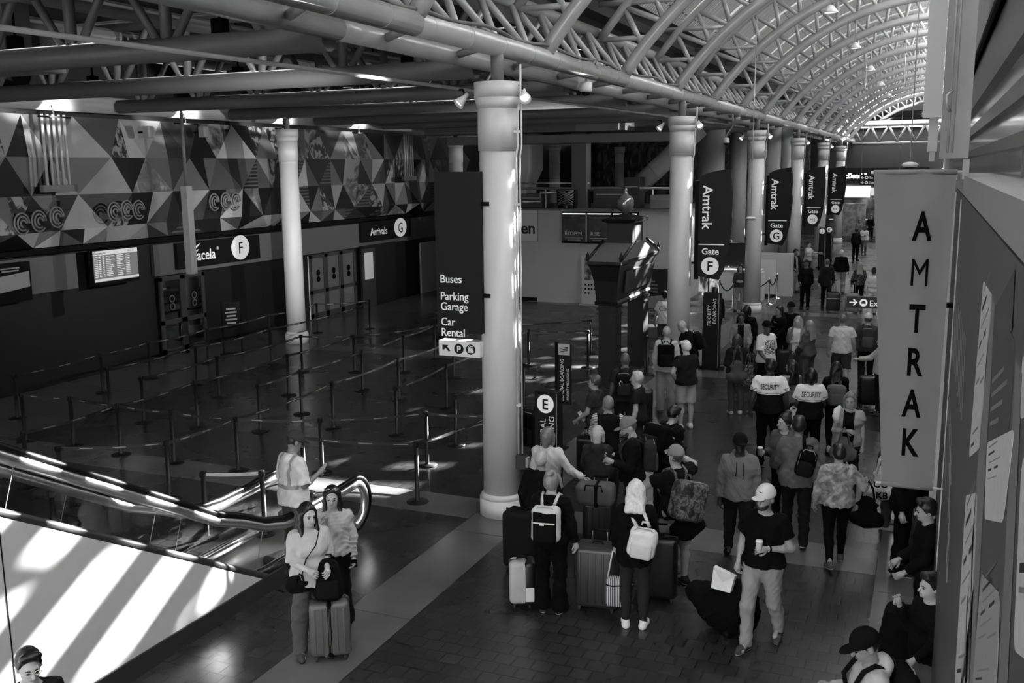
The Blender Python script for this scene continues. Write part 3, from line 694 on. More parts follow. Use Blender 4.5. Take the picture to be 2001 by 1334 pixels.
    if bk != 'none':
        G = SDF(lo, hi, vox); q = .012
        G.cone(sp(-.08*b, .012, -.0), sp(.08*b, .012, -.0), (.12+q)*s, (.12+q)*s, .04, fy=1.05); G.cone(sp(0, 0, 0), sp(0, 0, .09), (.13*b+q)*s, (.128*b+q)*s, .04, fy=1.15)
        if belly: G.ell(sp(0, -.06, .06), ((.13+q+belly*.03)*s, (.09+q+belly*.05)*s, .12*s), .05)
        G.cut(sp(0, 0, .085), spd)
        for i in range(2):
            if bk == 'shorts': e = hips[i]+(knee[i]-hips[i])*.92; G.cone(hips[i], e, (.092*b+q)*s, (.088*b+q)*s, .03, cut1=True)
            else:
                fit = {'leggings': (.061, .06, .04), 'flare': (.07, .072, .115), 'trousers': (.07, .066, .062), 'loose': (.085, .085, .08), 'capri': (.07, .07, .06)}[bk]
                G.cone(hips[i], knee[i], (.09*b+q)*s, (fit[0]+.006)*s, .04); cf = knee[i]+(ank[i]-knee[i])*.35+V(0, .015*s, 0)
                end = ank[i]+V(0, 0, -.035*s) if bk != 'capri' else knee[i]+(ank[i]-knee[i])*.45
                G.cone(knee[i], cf, (fit[0]+.006)*s, (fit[1]+.004)*s, .02); G.cone(cf, end, (fit[1]+.004)*s, fit[2]*s, .02, cut1=True)
        G.wrinkle((.0062 if bk != 'leggings' else .0025)*s, seed*11+3, 24/s)
        to_mesh({'leggings': 'leggings', 'shorts': 'shorts'}.get(bk, 'trousers'), G, bo.get('mat') or cloth(bg), parent=p)
    # ---------------- shoes
    for i in range(2):
        a = ank[i]; yaw = (1, -1)[i]*.18; sh = unit(knee[i]-a); tilt = max(0, -sh[1]*.0)
        fwd = unit(V(math.sin(yaw), -1, 0)); dn = V(0, 0, 1); lift = a[2]-.085*s
        if lift > .02: fwd = unit(fwd+V(0, 0, -min(1.2, lift*6)))
        upv = unit(np.cross(np.cross(fwd, dn), fwd)); ctr = a-upv*.05*s
        g0 = SDF(ctr-.22*s, ctr+.24*s, min(vox, .012))
        g0.cone(ctr-fwd*.045*s, ctr+fwd*.10*s, .042*s, .045*s, .02); g0.cone(ctr+fwd*.1*s, ctr+fwd*.165*s-upv*.01*s, .043*s, .03*s, .02)
        g0.cone(ctr-fwd*.02*s, a+upv*.015*s, .045*s, .044*s, .02, cut1=True); g0.cut(ctr-upv*.033*s, -upv)
        so = sole if sole is not None else shoes*.6
        to_mesh('shoe', g0, [cloth(shoes), cloth(so)], (lambda c, ctr=ctr, upv=upv: np.where((c-ctr) @ upv < -.014*s, 1, 0)), parent=p)
    # ---------------- hair and headwear
    hk, hg = hair[0], hair[1]; hm = mat('hair_%03d' % round(hg*1000), hg, .45, var=.14, scale=40, bump=.06)
    hl = np.array([hd(-.2, -.2, -.5), hd(.2, .22, -.5), hd(.2, .2, .27), hd(-.2, -.2, .27), sp(.2, .25, .1), sp(-.2, -.15, .1)]) if hk in ('long', 'longer', 'curly', 'pony', 'lob') else np.array([hd(x, y, z) for x in (-.16, .16) for y in (-.2, .2) for z in (-.12, .27)])
    if hk != 'bald':
        G = SDF(hl.min(0)-.02, hl.max(0)+.02, min(vox, .0115)); t = {'buzz': .006, 'short': .014, 'bob': .022, 'curly': .035}.get(hk, .018)
        if cap: t = .003
        G.ell(hd(0, .016, .124), (V(.076, .097, .106)+t)*s, .01, QT)
        fz = .150 if hk in ('short', 'buzz') else .145
        fn = Q @ unit(V(0, -1, -.62)); G.cut(hd(0, -.055, fz), fn)
        if hk in ('short', 'buzz'): G.cut(hd(0, .06, .045), Q @ unit(V(0, -.25, -1)))
        if hk == 'short' and not cap: G.cone(hd(-.045, -.06, .2), hd(.05, -.06, .2), .03*s, .03*s, .03)
        if hk in ('bob',):
            for sd in (1, -1): G.cone(hd(sd*.072, .01, .12), hd(sd*.078, .0, -.0), .036*s, .03*s, .03)
            G.cone(hd(0, .07, .1), hd(0, .075, .0), .062*s, .055*s, .04)
        if hk in ('long', 'longer', 'curly', 'lob'):
            dz = {'lob': .055, 'long': .16, 'longer': .30, 'curly': .20}[hk]; w = 1.35 if hk == 'curly' else 1
            for sd in (1, -1):
                m1 = hd(sd*.078, .02, .02); e1 = sp(sd*.105, .02-(.09 if hk != 'longer' or abs(turn) > 0 else .0), .56-dz)
                G.cone(hd(sd*.07, .01, .13), m1, .036*s*w, .036*s*w, .03); G.cone(m1, e1, .036*s*w, .024*s*w, .03)
            m1 = hd(0, .085, .02); e1 = sp(0, .125, .56-dz*1.15)
            for xx in (-.05, 0, .05): G.cone(hd(xx, .07, .12), hd(xx*1.2, .085, .02), .05*s*w, .045*s*w, .03); G.cone(hd(xx*1.2, .085, .02), sp(xx*1.5, .12, .56-dz*1.15), .045*s*w, .042*s*w, .03)
        if hk == 'bun': G.ell(hd(0, .07, .235), V(.055, .055, .05)*s, .012)
        if hk == 'pony': G.ell(hd(0, .115, .15), V(.035, .035, .035)*s, .02); G.cone(hd(0, .12, .15), sp(.02, .14, .42), .03*s, .018*s, .02)
        G.wrinkle(.0028 if hk != 'curly' else .010, seed*5, 75 if hk != 'curly' else 45)
        to_mesh('hair', G, hm, parent=p)
    if cap:
        cg, cb = cap[0], (cap[1] if len(cap) > 1 else 0)   # grey, brim direction
        G = SDF(np.array([hd(x, y, z) for x in (-.16, .16) for y in (-.24, .24) for z in (.06, .27)]).min(0)-.03, np.array([hd(x, y, z) for x in (-.16, .16) for y in (-.24, .24) for z in (.06, .27)]).max(0)+.03, min(vox, .0095))
        G.ell(hd(0, .012, .133), V(.096, .119, .114)*s, .0, QT); G.cut(hd(0, 0, .118), Q @ unit(V(0, .12, -1)))
        G.ell(hd(0, -.125, .124), V(.07, .078, .011)*s, .012, QT)
        to_mesh('cap', G, cloth(cg), parent=p)
    if glasses:
        m = MB()
        zz, yy = (.093, -.105) if glasses == 1 else (.205, -.062)
        for sd in (1, -1):
            pts = [hd(sd*.034+.024*math.cos(R(a)), yy, zz+.017*math.sin(R(a))) for a in range(0, 361, 30)]; m.tube(pts, .0032*s, 6)
            m.tube([hd(sd*.058, yy, zz), hd(sd*.085, yy+.05, zz), hd(sd*.086, yy+.12, zz-.01)], .003*s, 6)
        m.tube([hd(-.01, yy-.003, zz+.004), hd(.01, yy-.003, zz+.004)], .003*s, 6)
        m.build('glasses', mat('glasses_frame', .02 if glasses == 1 else .5, .2), p)
    if beard:
        G = SDF(hd(0, -.04, .02)-.13*s, hd(0, -.04, .02)+.13*s, min(vox, .009)); G.ell(hd(0, -.028, .038), V(.061, .070, .066)*s, 0, QT); G.ell(hd(0, -.078, .01), V(.03, .027, .026)*s, .02, QT); G.cut(hd(0, -.06, .047), Q @ unit(V(0, -.5, 1))); G.cut(hd(0, -.02, .03), Q @ unit(V(0, 1, 0))); to_mesh('beard', G, hm, parent=p)
    if mask:
        G = SDF(hd(0, -.1, .04)-.1, hd(0, -.1, .04)+.1, .009); G.ell(hd(0, -.055, .032), V(.06, .065, .055)*s, 0, QT); G.cut(hd(0, -.05, .06), Q @ V(0, .3, 1)); G.cut(hd(0, -.03, .0), Q @ V(0, 1, 0)); to_mesh('face_mask', G, cloth(.5), parent=p)
    return ctx
def shirt_text(c, s, size, z, back=True, m=None, bold=.02, x=0, name='lettering', sx=1):
    """letters laid on the shirt surface by dropping every point onto it"""
    top = c['top']; me0 = top.data
    from mathutils.bvhtree import BVHTree
    bv = BVHTree.FromPolygons([v.co for v in me0.vertices], [list(q.vertices) for q in me0.polygons])
    t = text(None, s, size, (0, 0), m or cloth(.015), name, 'CENTER', bold, sx, 0, .002); me = t.data
    sgn = 1 if back else -1
    base = c['sp'](0, 0, z)
    for v in me.vertices:
        X = base[0]+(-v.co.x if back else v.co.x)+x; Z = base[2]+v.co.y
        hit = bv.ray_cast(Vector((X, base[1]+sgn*.6, Z)), Vector((0, -sgn, 0)))
        Y = hit[0].y if hit[0] is not None else base[1]+sgn*.14
        v.co = (X, Y+sgn*(.003+max(v.co.z, 0)), Z)
    t.parent = c['p']; t.matrix_local = Matrix()
    return t
# ------------------------------------------------------------------ bags and cases
def backpack(c, label, g, w=.30, hgt=.44, d=.17, pocket=None, z=.28, grp=None, mats=None, face='back', tilt=0, x=0, straps=True, kind='backpack'):
    s = c['s']; sp = c['sp']; b = c['b']
    m1 = mats[0] if mats else cloth(g); m2 = mats[1] if mats else cloth(pocket if pocket is not None else g*1.3+.01)
    sg = 1 if face == 'back' else -1
    la = math.atan2(-c['spd'][1], c['spd'][2])
    ctr = sp(x, sg*(.145+d/2/s), z)
    t = thing(kind, label, 'backpack', group=grp, M=c['M'] @ Matrix.Translation(Vector(ctr)) @ Matrix.Rotation(la, 4, 'X') @ Matrix.Rotation(R(tilt), 4, 'Y'))
    G = SDF((-w, -d, -hgt), (w, d, hgt), .011)
    G.ell((0, 0, -hgt*.1), (w*.56, d*.60, hgt*.52), 0); 
    X, Y, Z = G.ax[0][:, None, None], G.ax[1][None, :, None], G.ax[2][None, None, :]
    q = np.maximum(np.abs(X)-w*.5+.06, 0)**2+np.maximum(np.abs(Y)-d*.5+.06, 0)**2+np.maximum(np.abs(Z)-hgt*.5+.09, 0)**2
    G.D = np.sqrt(q)-.065+np.float32(0)*X; G.wrinkle(.004, round(g*1000)+7)
    to_mesh('bag_body', G, m1, parent=t)
    pk = MB().rbox((0, sg*(d*.5-.005), -hgt*.17), (w*.78, .07, hgt*.5), .035); pk.build('front_pocket', m2, t)
    zp = MB(); zp.tube([(-w*.42, sg*d*.36, -hgt*.1), (-w*.42, sg*d*.36, hgt*.3), (-w*.25, sg*d*.33, hgt*.46), (w*.25, sg*d*.33, hgt*.46), (w*.42, sg*d*.36, hgt*.3), (w*.42, sg*d*.36, -hgt*.1)], .006, 6); zp.build('zip', mat('zip_grey', .25, .4), t)
    MB().tube([(-.04, -sg*d*.3, hgt*.47), (-.035, -sg*d*.35, hgt*.56), (.035, -sg*d*.35, hgt*.56), (.04, -sg*d*.3, hgt*.47)], .011, 8).build('carry_handle', m2, t)
    if straps:
        inv = (c['M'] @ Matrix.Translation(Vector(ctr)) @ Matrix.Rotation(la, 4, 'X') @ Matrix.Rotation(R(tilt), 4, 'Y')).inverted() @ c['M']
        for sd in (1, -1):
            pts = [sp(x+sd*.07, sg*.15, z+hgt*.40/s), sp(sd*.085, sg*.09, .50), sp(sd*.095, sg*.0, .545), sp(sd*.10, -sg*.09, .50), sp(sd*.115, -sg*.165, .38), sp(sd*.15, -sg*.13, .25), sp(sd*.165, -sg*.02, .17), sp(x+sd*.11, sg*.17, max(.1, z-hgt*.36))]
            MB().tube([inv @ Vector(p) for p in pts], .019, 8).build('shoulder_strap', m1, t)
    return t
def suitcase(label, x, y, rz, hgt=.66, w=.44, d=.27, g=.02, handle=.35, ribs=True, stripe=None, mats=None, grp=None, tip=0, tag_=None):
    t = thing('suitcase', label, 'suitcase', group=grp, M=Matrix.Translation((x, y, 0)) @ Matrix.Rotation(R(rz), 4, 'Z') @ Matrix.Rotation(R(tip), 4, 'X'))
    m1 = mats or mat('case_%03d' % round(g*1000), g, .35, var=.1, scale=5)
    mb = MB().rbox((0, 0, .06+hgt/2), (w, d, hgt), .06, 0, 0, 4); mb.build('shell', m1, t)
    if ribs:
        r = MB()
        for k in range(5):
            xx = -w*.36+w*.18*k
            for sy in (1, -1): r.rbox((xx, sy*d/2, .06+hgt/2), (.022, .012, hgt*.82), .005)
        r.build('ribs', m1, t)
    MB().rbox((0, 0, .06+hgt/2), (w+.006, .02, hgt+.006), .008).build('zip_seam', mat('zip_dark', .01, .6), t)
    if stripe is not None: MB().rbox((0, 0, .06+hgt/2), (.06, d+.014, hgt+.014), .03).build('luggage_strap', cloth(stripe), t)
    for sx in (1, -1):
        for sy in (1, -1):
            k = MB().lathe([(.0, -.012), (.03, -.012), (.03, .012), (.0, .012)], 14, (sx*(w/2-.06), sy*(d/2-.05), .03), axis=Matrix.Rotation(R(90), 4, 'Y')); k.box((sx*(w/2-.06), sy*(d/2-.05), .055), (.035, .035, .03)); k.build('wheel', mat('wheel_rubber', .02, .6), t)
    MB().tube([(-.06, 0, .06+hgt), (-.05, 0, .085+hgt), (.05, 0, .085+hgt), (.06, 0, .06+hgt)], .012, 8).build('grip', BLACK, t)
    if handle:
        H = .06+hgt+handle; q = MB()
        for sx in (1, -1): q.tube([(sx*.09, d/2-.04, .05+hgt), (sx*.09, d/2-.04, H)], .008, 8, 1)
        q.tube([(-.1, d/2-.04, H), (.1, d/2-.04, H)], .015, 8, 0); q.build('telescopic_handle', [BLACK, mat('handle_tube', .3, .3, .8)], t)
    if tag_: MB().rbox((w*.3, -d/2-.03, .2), (.10, .008, .17), .003).build('luggage_tag', cloth(.65), t)
    return t
# ================================================================== MURAL
def mural():
    rnd = random.Random(11); t = thing('mural', 'folded triangle photo mural in greys above the gate doors on the left wall', 'mural', (-19.5, 12, 3.36))
    sh = [.005, .012, .03, .07, .12, .18, .27, .40]
    ms = [mat('mural_%d' % i, g, .5, var=.12, scale=1.2) for i, g in enumerate(sh)]
    ms += [blotch('mural_photo_a', [(.35, .01), (.5, .12), (.62, .3)], 2.2, .5, 5, 1.5), stripes('mural_lines', .015, .1, 9, 2, .5, .6), blotch('mural_photo_b', [(.42, .01), (.5, .05), (.56, .28)], 5, .5, 4, .6), blotch('mural_photo_c', [(.3, .05), (.55, .16), (.7, .4)], 1.3, .5, 6, 2.5)]
    zs = [0, .38, 1.22, 2.12, 3.1]; w = 1.5; mb = MB()
    nd = {}
    def node(r, i):
        if (r, i) not in nd:
            out = .02 if r in (0, 4) else rnd.choice((.0, .12, .3, .42)); nd[(r, i)] = Vector((out, (i+.5*(r % 2))*w-1.0, zs[r]))
        return nd[(r, i)]
    def tri(a, b, c, up):
        m = (b+c)/2
        k1 = rnd.choice((0, 0, 1, 1, 2, 3, 4, 5, 6, 7, 7, 8, 9, 10, 11, 4, 3)); k2 = k1 if rnd.random() < .35 else rnd.choice((0, 1, 2, 3, 4, 5, 6, 7, 8, 10))
        for q, k in (((a, b, m), k1), ((a, m, c), k2)):
            mb.add(q, [(0, 1, 2)], k)
    for r in range(4):
        for i in range(19):
            if r % 2 == 0:
                tri(node(r+1, i), node(r, i), node(r, i+1), True); tri(node(r, i+1), node(r+1, i+1), node(r+1, i), False)
            else:
                tri(node(r+1, i+1), node(r, i), node(r, i+1), True); tri(node(r, i), node(r+1, i), node(r+1, i+1), False)
    mb.box((-.06, 12.6, 1.55), (.02, 27.8, 3.1), 0)
    mb.build('folded_panels', ms, t)
    for gp in ((42, 445), (75, 440), (110, 432), (222, 422), (247, 418), (270, 418), (418, 403), (440, 401), (460, 401)):
        p = ax(gp[0], gp[1]-8, X=-19.1)-Vector((-19.5, 12, 3.36)); p.x = .42
        m = MB()
        for k, rr in enumerate((.24, .16, .08)): m.tube([(p.x+.02*k, p.y+rr*math.cos(R(a))*.85, p.z+rr*math.sin(R(a))) for a in range(0, 340-k*30, 20)], .022, 6)
        m.build('scroll_medallion', ms[5], t)
mural()
for k, (u, v) in enumerate(((85, 270), (790, 285))):
    p = ax(u, v, X=-19.0); t = thing('conduit_bundle', 'bundle of vertical conduits running down the mural '+('near its left end' if k == 0 else 'near its far end'), 'pipe', (p.x, p.y, 4.7))
    m = MB()
    for j in range(5): m.tube([(0, j*.16, 0), (0, j*.16, 1.75)], .035, 8)
    m.build('conduits', PIPE if k == 0 else PIPE, t); MB().box((0, .32, .05), (.12, 1.0, .16)).build('clamp', PIPED, t)
for k, (u, v) in enumerate(((290, 258), (398, 258))):
    p = ax(u, v, X=-18.95); t = thing('mural_speaker', 'small pale speaker box on the mural, %s from the left' % ORD[k], 'speaker', p)
    MB().rbox((0, 0, 0), (.2, .22, .3), .02).build('speaker_box', mat('speaker_grey', .3, .5), t); MB().box((-.2, 0, 0), (.25, .05, .05)).build('arm', BLACK, t)
# ================================================================== WALL SIGNS AND DOORS ON THE LEFT
def circle_letter(t, x, y, r, s, size, z=.02, ry=None, bold=0, m=None):
    MB().disc((x, y), r, ry or r, z, z+.012, 0, 40).build('disc', m or SIGNL, t); return text(t, s, size, (x, y-size*.36), SIGNB, 'lettering', 'CENTER', bold, z=z+.014)
def panel(t, x0, x1, y0, y1, d, m, name='board'): return MB().box(((x0+x1)/2, (y0+y1)/2, 0), (x1-x0, y1-y0, d)).build(name, m, t)
t = thing('gate_sign', 'black wall sign reading acela with a white circled F, over the gate doors', 'sign', M=fleft((-19.38, 21.64, 2.42)))
panel(t, 0, 3.7, 0, .72, .1, SIGNB)
text(t, 'acela', .42, (.80, .18), SIGNL, bold=.012, z=.055, sx=.95); text(t, '\u00ae', .12, (1.66, .42), SIGNL, z=.055)
sw_ = MB()
for k in range(3): sw_.prism([(.52+.06*k, .14+.17*k), (.68+.06*k, .2+.17*k), (.82+.08*k, .34+.16*k), (.64+.08*k, .29+.16*k)], .05, .062)
sw_.build('swoosh_mark', SIGNL, t); circle_letter(t, 2.74, .40, .42, 'F', .5, .055, ry=.37, bold=-.004)
t = thing('arrivals_sign', 'black wall sign reading Arrivals with a white circled G', 'sign', M=fleft((-19.38, 31.37, 2.45)))
panel(t, 0, 3.75, 0, .74, .1, SIGNB); text(t, 'Arrivals', .40, (.62, .22), SIGNL, bold=.008, z=.055); circle_letter(t, 2.89, .40, .48, 'G', .55, .055, ry=.37)
t = thing('departures_screen', 'lit departures screen full of rows hanging on the dark left wall', 'screen', M=fleft((-19.25, 18.45, 2.36)))
panel(t, 0, 1.55, -.06, .84, .14, BLACK, 'casing'); MB().box((.775, .42, .072), (1.5, .78, .01)).build('display', mat('screen_grey', .10, .4, emit=.6), t)
sl = mat('screen_light', .55, .4, emit=.33); lb = MB().box((.775, .755, .08), (1.5, .11, .006)).box((.775, .075, .08), (1.5, .06, .006))
for r in range(12):
    y = .66-.045*r; q = random.Random(r)
    for x, w in ((.05, .12), (.2, .07), (.33, .05), (.44, q.uniform(.12, .3)), (.80, q.uniform(.1, .26)), (1.1, .14)): lb.box((x+w/2, y, .08), (w, .02, .006))
lb.build('timetable_rows', sl, t); text(t, 'Departures', .085, (.05, .725), SIGNB, z=.084, ext=.002); text(t, '10:21 am', .06, (1.18, .735), SIGNB, z=.084, ext=.002)
t = thing('wall_screen', 'dark wall screen with a pale picture at the left edge, on the left wall', 'screen', M=fleft((-19.3, 15.2, 2.3)))
panel(t, 0, 1.45, -.1, .8, .12, BLACK, 'casing'); m = MB(); m.prism([(.05, .1), (1.4, .22), (1.4, .58), (.05, .46)], .065, .07); m.build('picture', mat('screen_dim', .10, .5, emit=.4), t); m = MB().box((.9, .68, .065), (.5, .03, .01)).box((.9, .62, .065), (.45, .03, .01)); m.build('caption_lines', mat('screen_dim', .10, .5), t)
FR = mat('door_frame_grey', .06, .4, .3); DG = glass('dark_glass', .25, .22)
def gate_door(n, y0, y1, leaves, lit):
    o = thing('door_%d' % n, 'x', 'door', M=fleft((-19.42, y0, 0)))
    for k in ('label', 'category'): del o[k]
    tag(o, kind='structure'); w = (y1-y0)/leaves
    MB().box(((y1-y0)/2, 1.12, -.06), (y1-y0, 2.2, .02)).build('backing', mat('lit_lobby', .55, .7, emit=.10) if lit else mat('dark_lobby', .01, .4), o)
    for i in range(leaves):
        f = MB()
        for x in (i*w+.05, (i+1)*w-.05): f.box((x, 1.12, 0), (.1, 2.24, .06))
        for y in (.12, .98, 2.2): f.box((i*w+w/2, y, 0), (w, .12 if y > .5 else .24, .06))
        f.build('door_leaf', FR, o)
        MB().box((i*w+w/2, 1.15, -.01), (w-.16, 2.0, .01)).build('pane', glass('lobby_glass', .6, .1) if lit else DG, o)
        st = MB()
        st.ring((i*w+w/2, 1.62), .09, .035, .01, .02); st.ring((i*w+w/2, 1.4), .085, .035, .01, .02)
        if lit: st.disc((i*w+w/2, 1.62), .1, .1, .01, .02).disc((i*w+w/2, 1.4), .1, .1, .01, .02)
        st.build('round_stickers', BLACK if lit else mat('sticker_grey', .08, .6), o)
gate_door(1, 20.95, 22.75, 2, False); gate_door(2, 28.1, 31.0, 3, True)
o = tag(thing('door_3', 'x', 'x', M=fleft((-19.42, 31.35, 0))), kind='structure'); del o['label']; del o['category']
MB().box((1.3, 1.17, 0), (2.6, 2.3, .05)).build('door_opening', mat('opening_black', .004, .8), o); MB().box((.55, 1.55, .03), (.6, 1.0, .02)).build('door_window', mat('lit_lobby', .55, .7, emit=.10), o)
MB().box((.55, 1.1, .02), (.95, 2.2, .02)).build('door_leaf', FR, o)
o = tag(thing('door_4', 'x', 'x', M=fleft((-19.42, 36.0, 0))), kind='structure'); del o['label']; del o['category']
MB().box((.7, 1.05, 0), (1.35, 2.1, .08)).build('door_leaf', mat('pale_door', .42, .5), o); MB().box((1.2, 1.05, .06), (.12, .03, .04)).build('door_handle', STEEL, o)
t = thing('hanging_bar', 'pale square bar hanging down in front of the acela sign', 'bar', (-16.6, 19.05, 2.645)); MB().box((0, 0, 1.06), (.18, .2, 2.12)).build('bar_body', mat('bar_pale', .3, .5), t); MB().tube([(0, 0, 2), (0, 0, 3.95)], .04, 8).build('hanger_rod', PIPED, t)
# little standing sign frames and steel hoop rails in front of the doors
def frame_sign(label, u, v, hgt, w, lines, pale, group=None, rz=55):
    p = fl(u, v); t = thing('sign_stand', label, 'sign', (p.x, p.y, 0), R(rz), group)
    MB().rbox((0, 0, .015), (w+.12, .32, .03), .012).build('base', BLACK, t)
    f = MB()
    for sx in (1, -1): f.box((sx*w/2, 0, hgt/2), (.035, .035, hgt))
    f.build('posts', BLACK, t); MB().box((0, 0, hgt-.38), (w-.02, .03, .74)).build('panel', mat('notice_pale', .38, .6) if pale else SIGNB, t)
    l = MB()
    for i in range(lines): l.box((0, -.018, hgt-.2-.1*i), (w*.62*(.8+.2*(i % 2)), .006, .045 if not pale else .03))
    l.build('printed_lines', SIGNB if pale else mat('print_pale', .4, .6), t)
frame_sign('black framed notice stand with five pale lines, near the gate F doors', 456, 692, 1.5, .52, 5, False)
frame_sign('pale notice on a thin stand against the wall left of the column', 502, 650, 1.75, .48, 3, True)
for k, (u, v, rz) in enumerate(((365, 672, 90), (415, 660, 90), (612, 620, 90), (655, 600, 90), (690, 598, 90), (725, 596, 90))):
    p = fl(u, v); t = thing('hoop_rail', 'bent steel hoop rail by the gate doors, %s from the left' % ORD[k], 'rail', (p.x-.2, p.y, 0), R(rz), 'steel hoop rails by the doors')
    pts = [(-.42, 0, 0), (-.42, 0, .85)]+[(-.42+.1*(1-math.cos(R(a))), 0, .85+.1*math.sin(R(a))) for a in range(15, 91, 15)]+[(.32+.1*math.sin(R(a)), 0, .85+.1*math.cos(R(a))) for a in range(0, 91, 15)]+[(.42, 0, 0)]
    MB().tube(pts, .024, 8).build('hoop', STEEL, t)
    MB().box((-.42, 0, .01), (.1, .1, .02)).box((.42, 0, .01), (.1, .1, .02)).build('floor_flange', STEEL, t)
# ================================================================== BELT STANCHIONS
POSTS = {k: fl(*v) for k, v in dict(s1=(35, 818), s2=(56, 953), s3=(145, 872), s4=(237, 889), s5=(216, 802), s6=(202, 768), s7=(282, 825), s8=(295, 741), s10=(124, 989), s14=(386, 752), s15=(408, 710), s16=(428, 776), s17=(387, 835), s18=(341, 905), s19=(466, 921), s20=(509, 843), s21=(531, 709), s21b=(528, 677), s22=(564.5, 772), s23=(591, 727), s24=(590, 809), s25=(630, 924), s26=(621, 651), s27=(693, 726), s28=(709, 763), s29=(652, 838), s30=(780, 782), s31=(776, 850), s32=(790, 728), s33=(816, 981), s34=(835, 909), s35=(850, 702), s36=(873, 798), s37=(891, 870), s38=(887, 738), s39=(700, 659), s40=(723, 643), s41=(1033, 714), s42=(1149, 718), s43=(1154, 691), s45=(1264, 731), s46=(1262, 670), s50=(1024, 796), s51=(405, 1050)).items()}
POSTS['s2a'] = fl(41, 767, .97); POSTS['s9'] = fl(324, 861, .97); POSTS['s11'] = fl(99, 958, .97); POSTS['s52'] = Vector((-6.75, 14.9, 0)); POSTS['s53'] = Vector((-9.0, 12.6, 0))
for k in POSTS: POSTS[k].z = 0
BELTS = [('s1', 's6'), ('s6', 's8'), ('s8', 's15'), ('s15', 's21b'), ('s21b', 's26'), ('s5', 's14'), ('s14', 's21'), ('s21', 's39'), ('s7', 's16'), ('s16', 's23'), ('s23', 's27'), ('s2', 's4'), ('s4', 's17'), ('s17', 's22'), ('s22', 's27'),
 ('s20', 's24'), ('s24', 's28'), ('s28', 's32'), ('s32', 's35'), ('s9', 's19'), ('s19', 's29'), ('s29', 's30'), ('s30', 's38'), ('s31', 's36'), ('s36', 's41'), ('s37', 's50'), ('s2a', 's3'), ('s3', 's4'), ('s4', 's18'), ('s18', 's19'), ('s19', 's25'), ('s25', 's34'), ('s34', 's52'), ('s53', 's33'), ('s33', 's52'),
 ('s27', 's35'), ('s26', 's40'), ('s41', 's42'), ('s39', 's40'), ('s42', 's43'), ('s35', 's43'), ('s45', 's46'), ('s10', 's9'), ('s11', 's10')]
def stanchion(t):
    MB().lathe([(.17, 0), (.175, .012), (.165, .022), (.05, .032), (.034, .05), (.034, .90), (.034, .9)], 28).build('base', mat('stanchion_base', .015, .4, spec=.3), t)
    MB().lathe([(.033, .03), (.033, .90)], 20).build('post', BLACK, t)
    MB().lathe([(.037, .885), (.04, .89), (.04, .965), (.036, .972), (.001, .972)], 20).box((0, -.036, .93), (.05, .02, .07)).box((0, .036, .93), (.05, .02, .07)).build('belt_head', mat('stanchion_head', .012, .45, spec=.25), t)
    return t
proto = None; ROOT = {}
XL = [(-17.8, 'against the dark left wall'), (-16.2, 'on the pale strip by the wall'), (-14.75, 'in the fourth lane left of the columns'), (-13.45, 'in the lane left of middle'), (-12.1, 'in the middle lane of the queue'), (-10.75, 'in the lane right of middle'), (-9.4, 'in the second lane from the columns'), (-7.95, 'in the lane nearest the columns'), (-6.6, 'beside the column row')]
lanes = {}
for k, p in POSTS.items():
    j = min(range(len(XL)), key=lambda i: abs(XL[i][0]-p.x)); lanes.setdefault(j, []).append((p.y, k))
for j, lst in lanes.items():
    for i, (y, k) in enumerate(sorted(lst)):
        lab = 'black belt stanchion %s, %s from the near end' % (XL[j][1], ORD[i])
        p = POSTS[k]
        if proto is None:
            proto = stanchion(thing('belt_stanchion', lab, 'stanchion', p, 0, 'belt stanchions of the gate queues')); ROOT[k] = proto
        else: ROOT[k] = dup(proto, Matrix.Translation(p), lab, 'belt stanchions of the gate queues')
bm = mat('belt_black', .02, .55); bl = mat('belt_print', .35, .5)
def belt(a, b, pale=False):
    r = ROOT[a]; d = POSTS[b]-POSTS[a]; L = d.length; u = d.normalized(); n = Vector((-u.y, u.x, 0)); m = MB(); N = 14
    def q(t_, z, off): return u*(.04+t_*(L-.08))+Vector((0, 0, .93-.05*4*t_*(1-t_)*min(L, 3)/3+z))+n*off
    for i in range(N):
        for off in (.0015, -.0015):
            m.add([q(i/N, -.025, off), q((i+1)/N, -.025, off), q((i+1)/N, .025, off), q(i/N, .025, off)], [(0, 1, 2, 3)], 2 if pale else 0)
    for c in np.arange(.18, .95, .32 if L > 1.5 else .5):
        for off in (.003, -.003): m.add([q(c, -.006, off), q(c+.13, -.006, off), q(c+.13, .006, off), q(c, .006, off)], [(0, 1, 2, 3)], 1)
    m.build('belt', [bm, bl, mat('belt_pale', .5, .3)], r)
for a, b in BELTS: belt(a, b)
POSTS['s54'] = fl(512, 935, .85); POSTS['s54'].z = 0
ROOT['s54'] = dup(proto, Matrix.Translation(POSTS['s54']), 'black belt stanchion hidden beside the worker in the reflective shirt', 'belt stanchions of the gate queues')
for c in list(ROOT['s54'].children):
    if c.name.startswith('belt') and not c.name.startswith('belt_head'): bpy.data.objects.remove(c)
belt('s51', 's54', True)
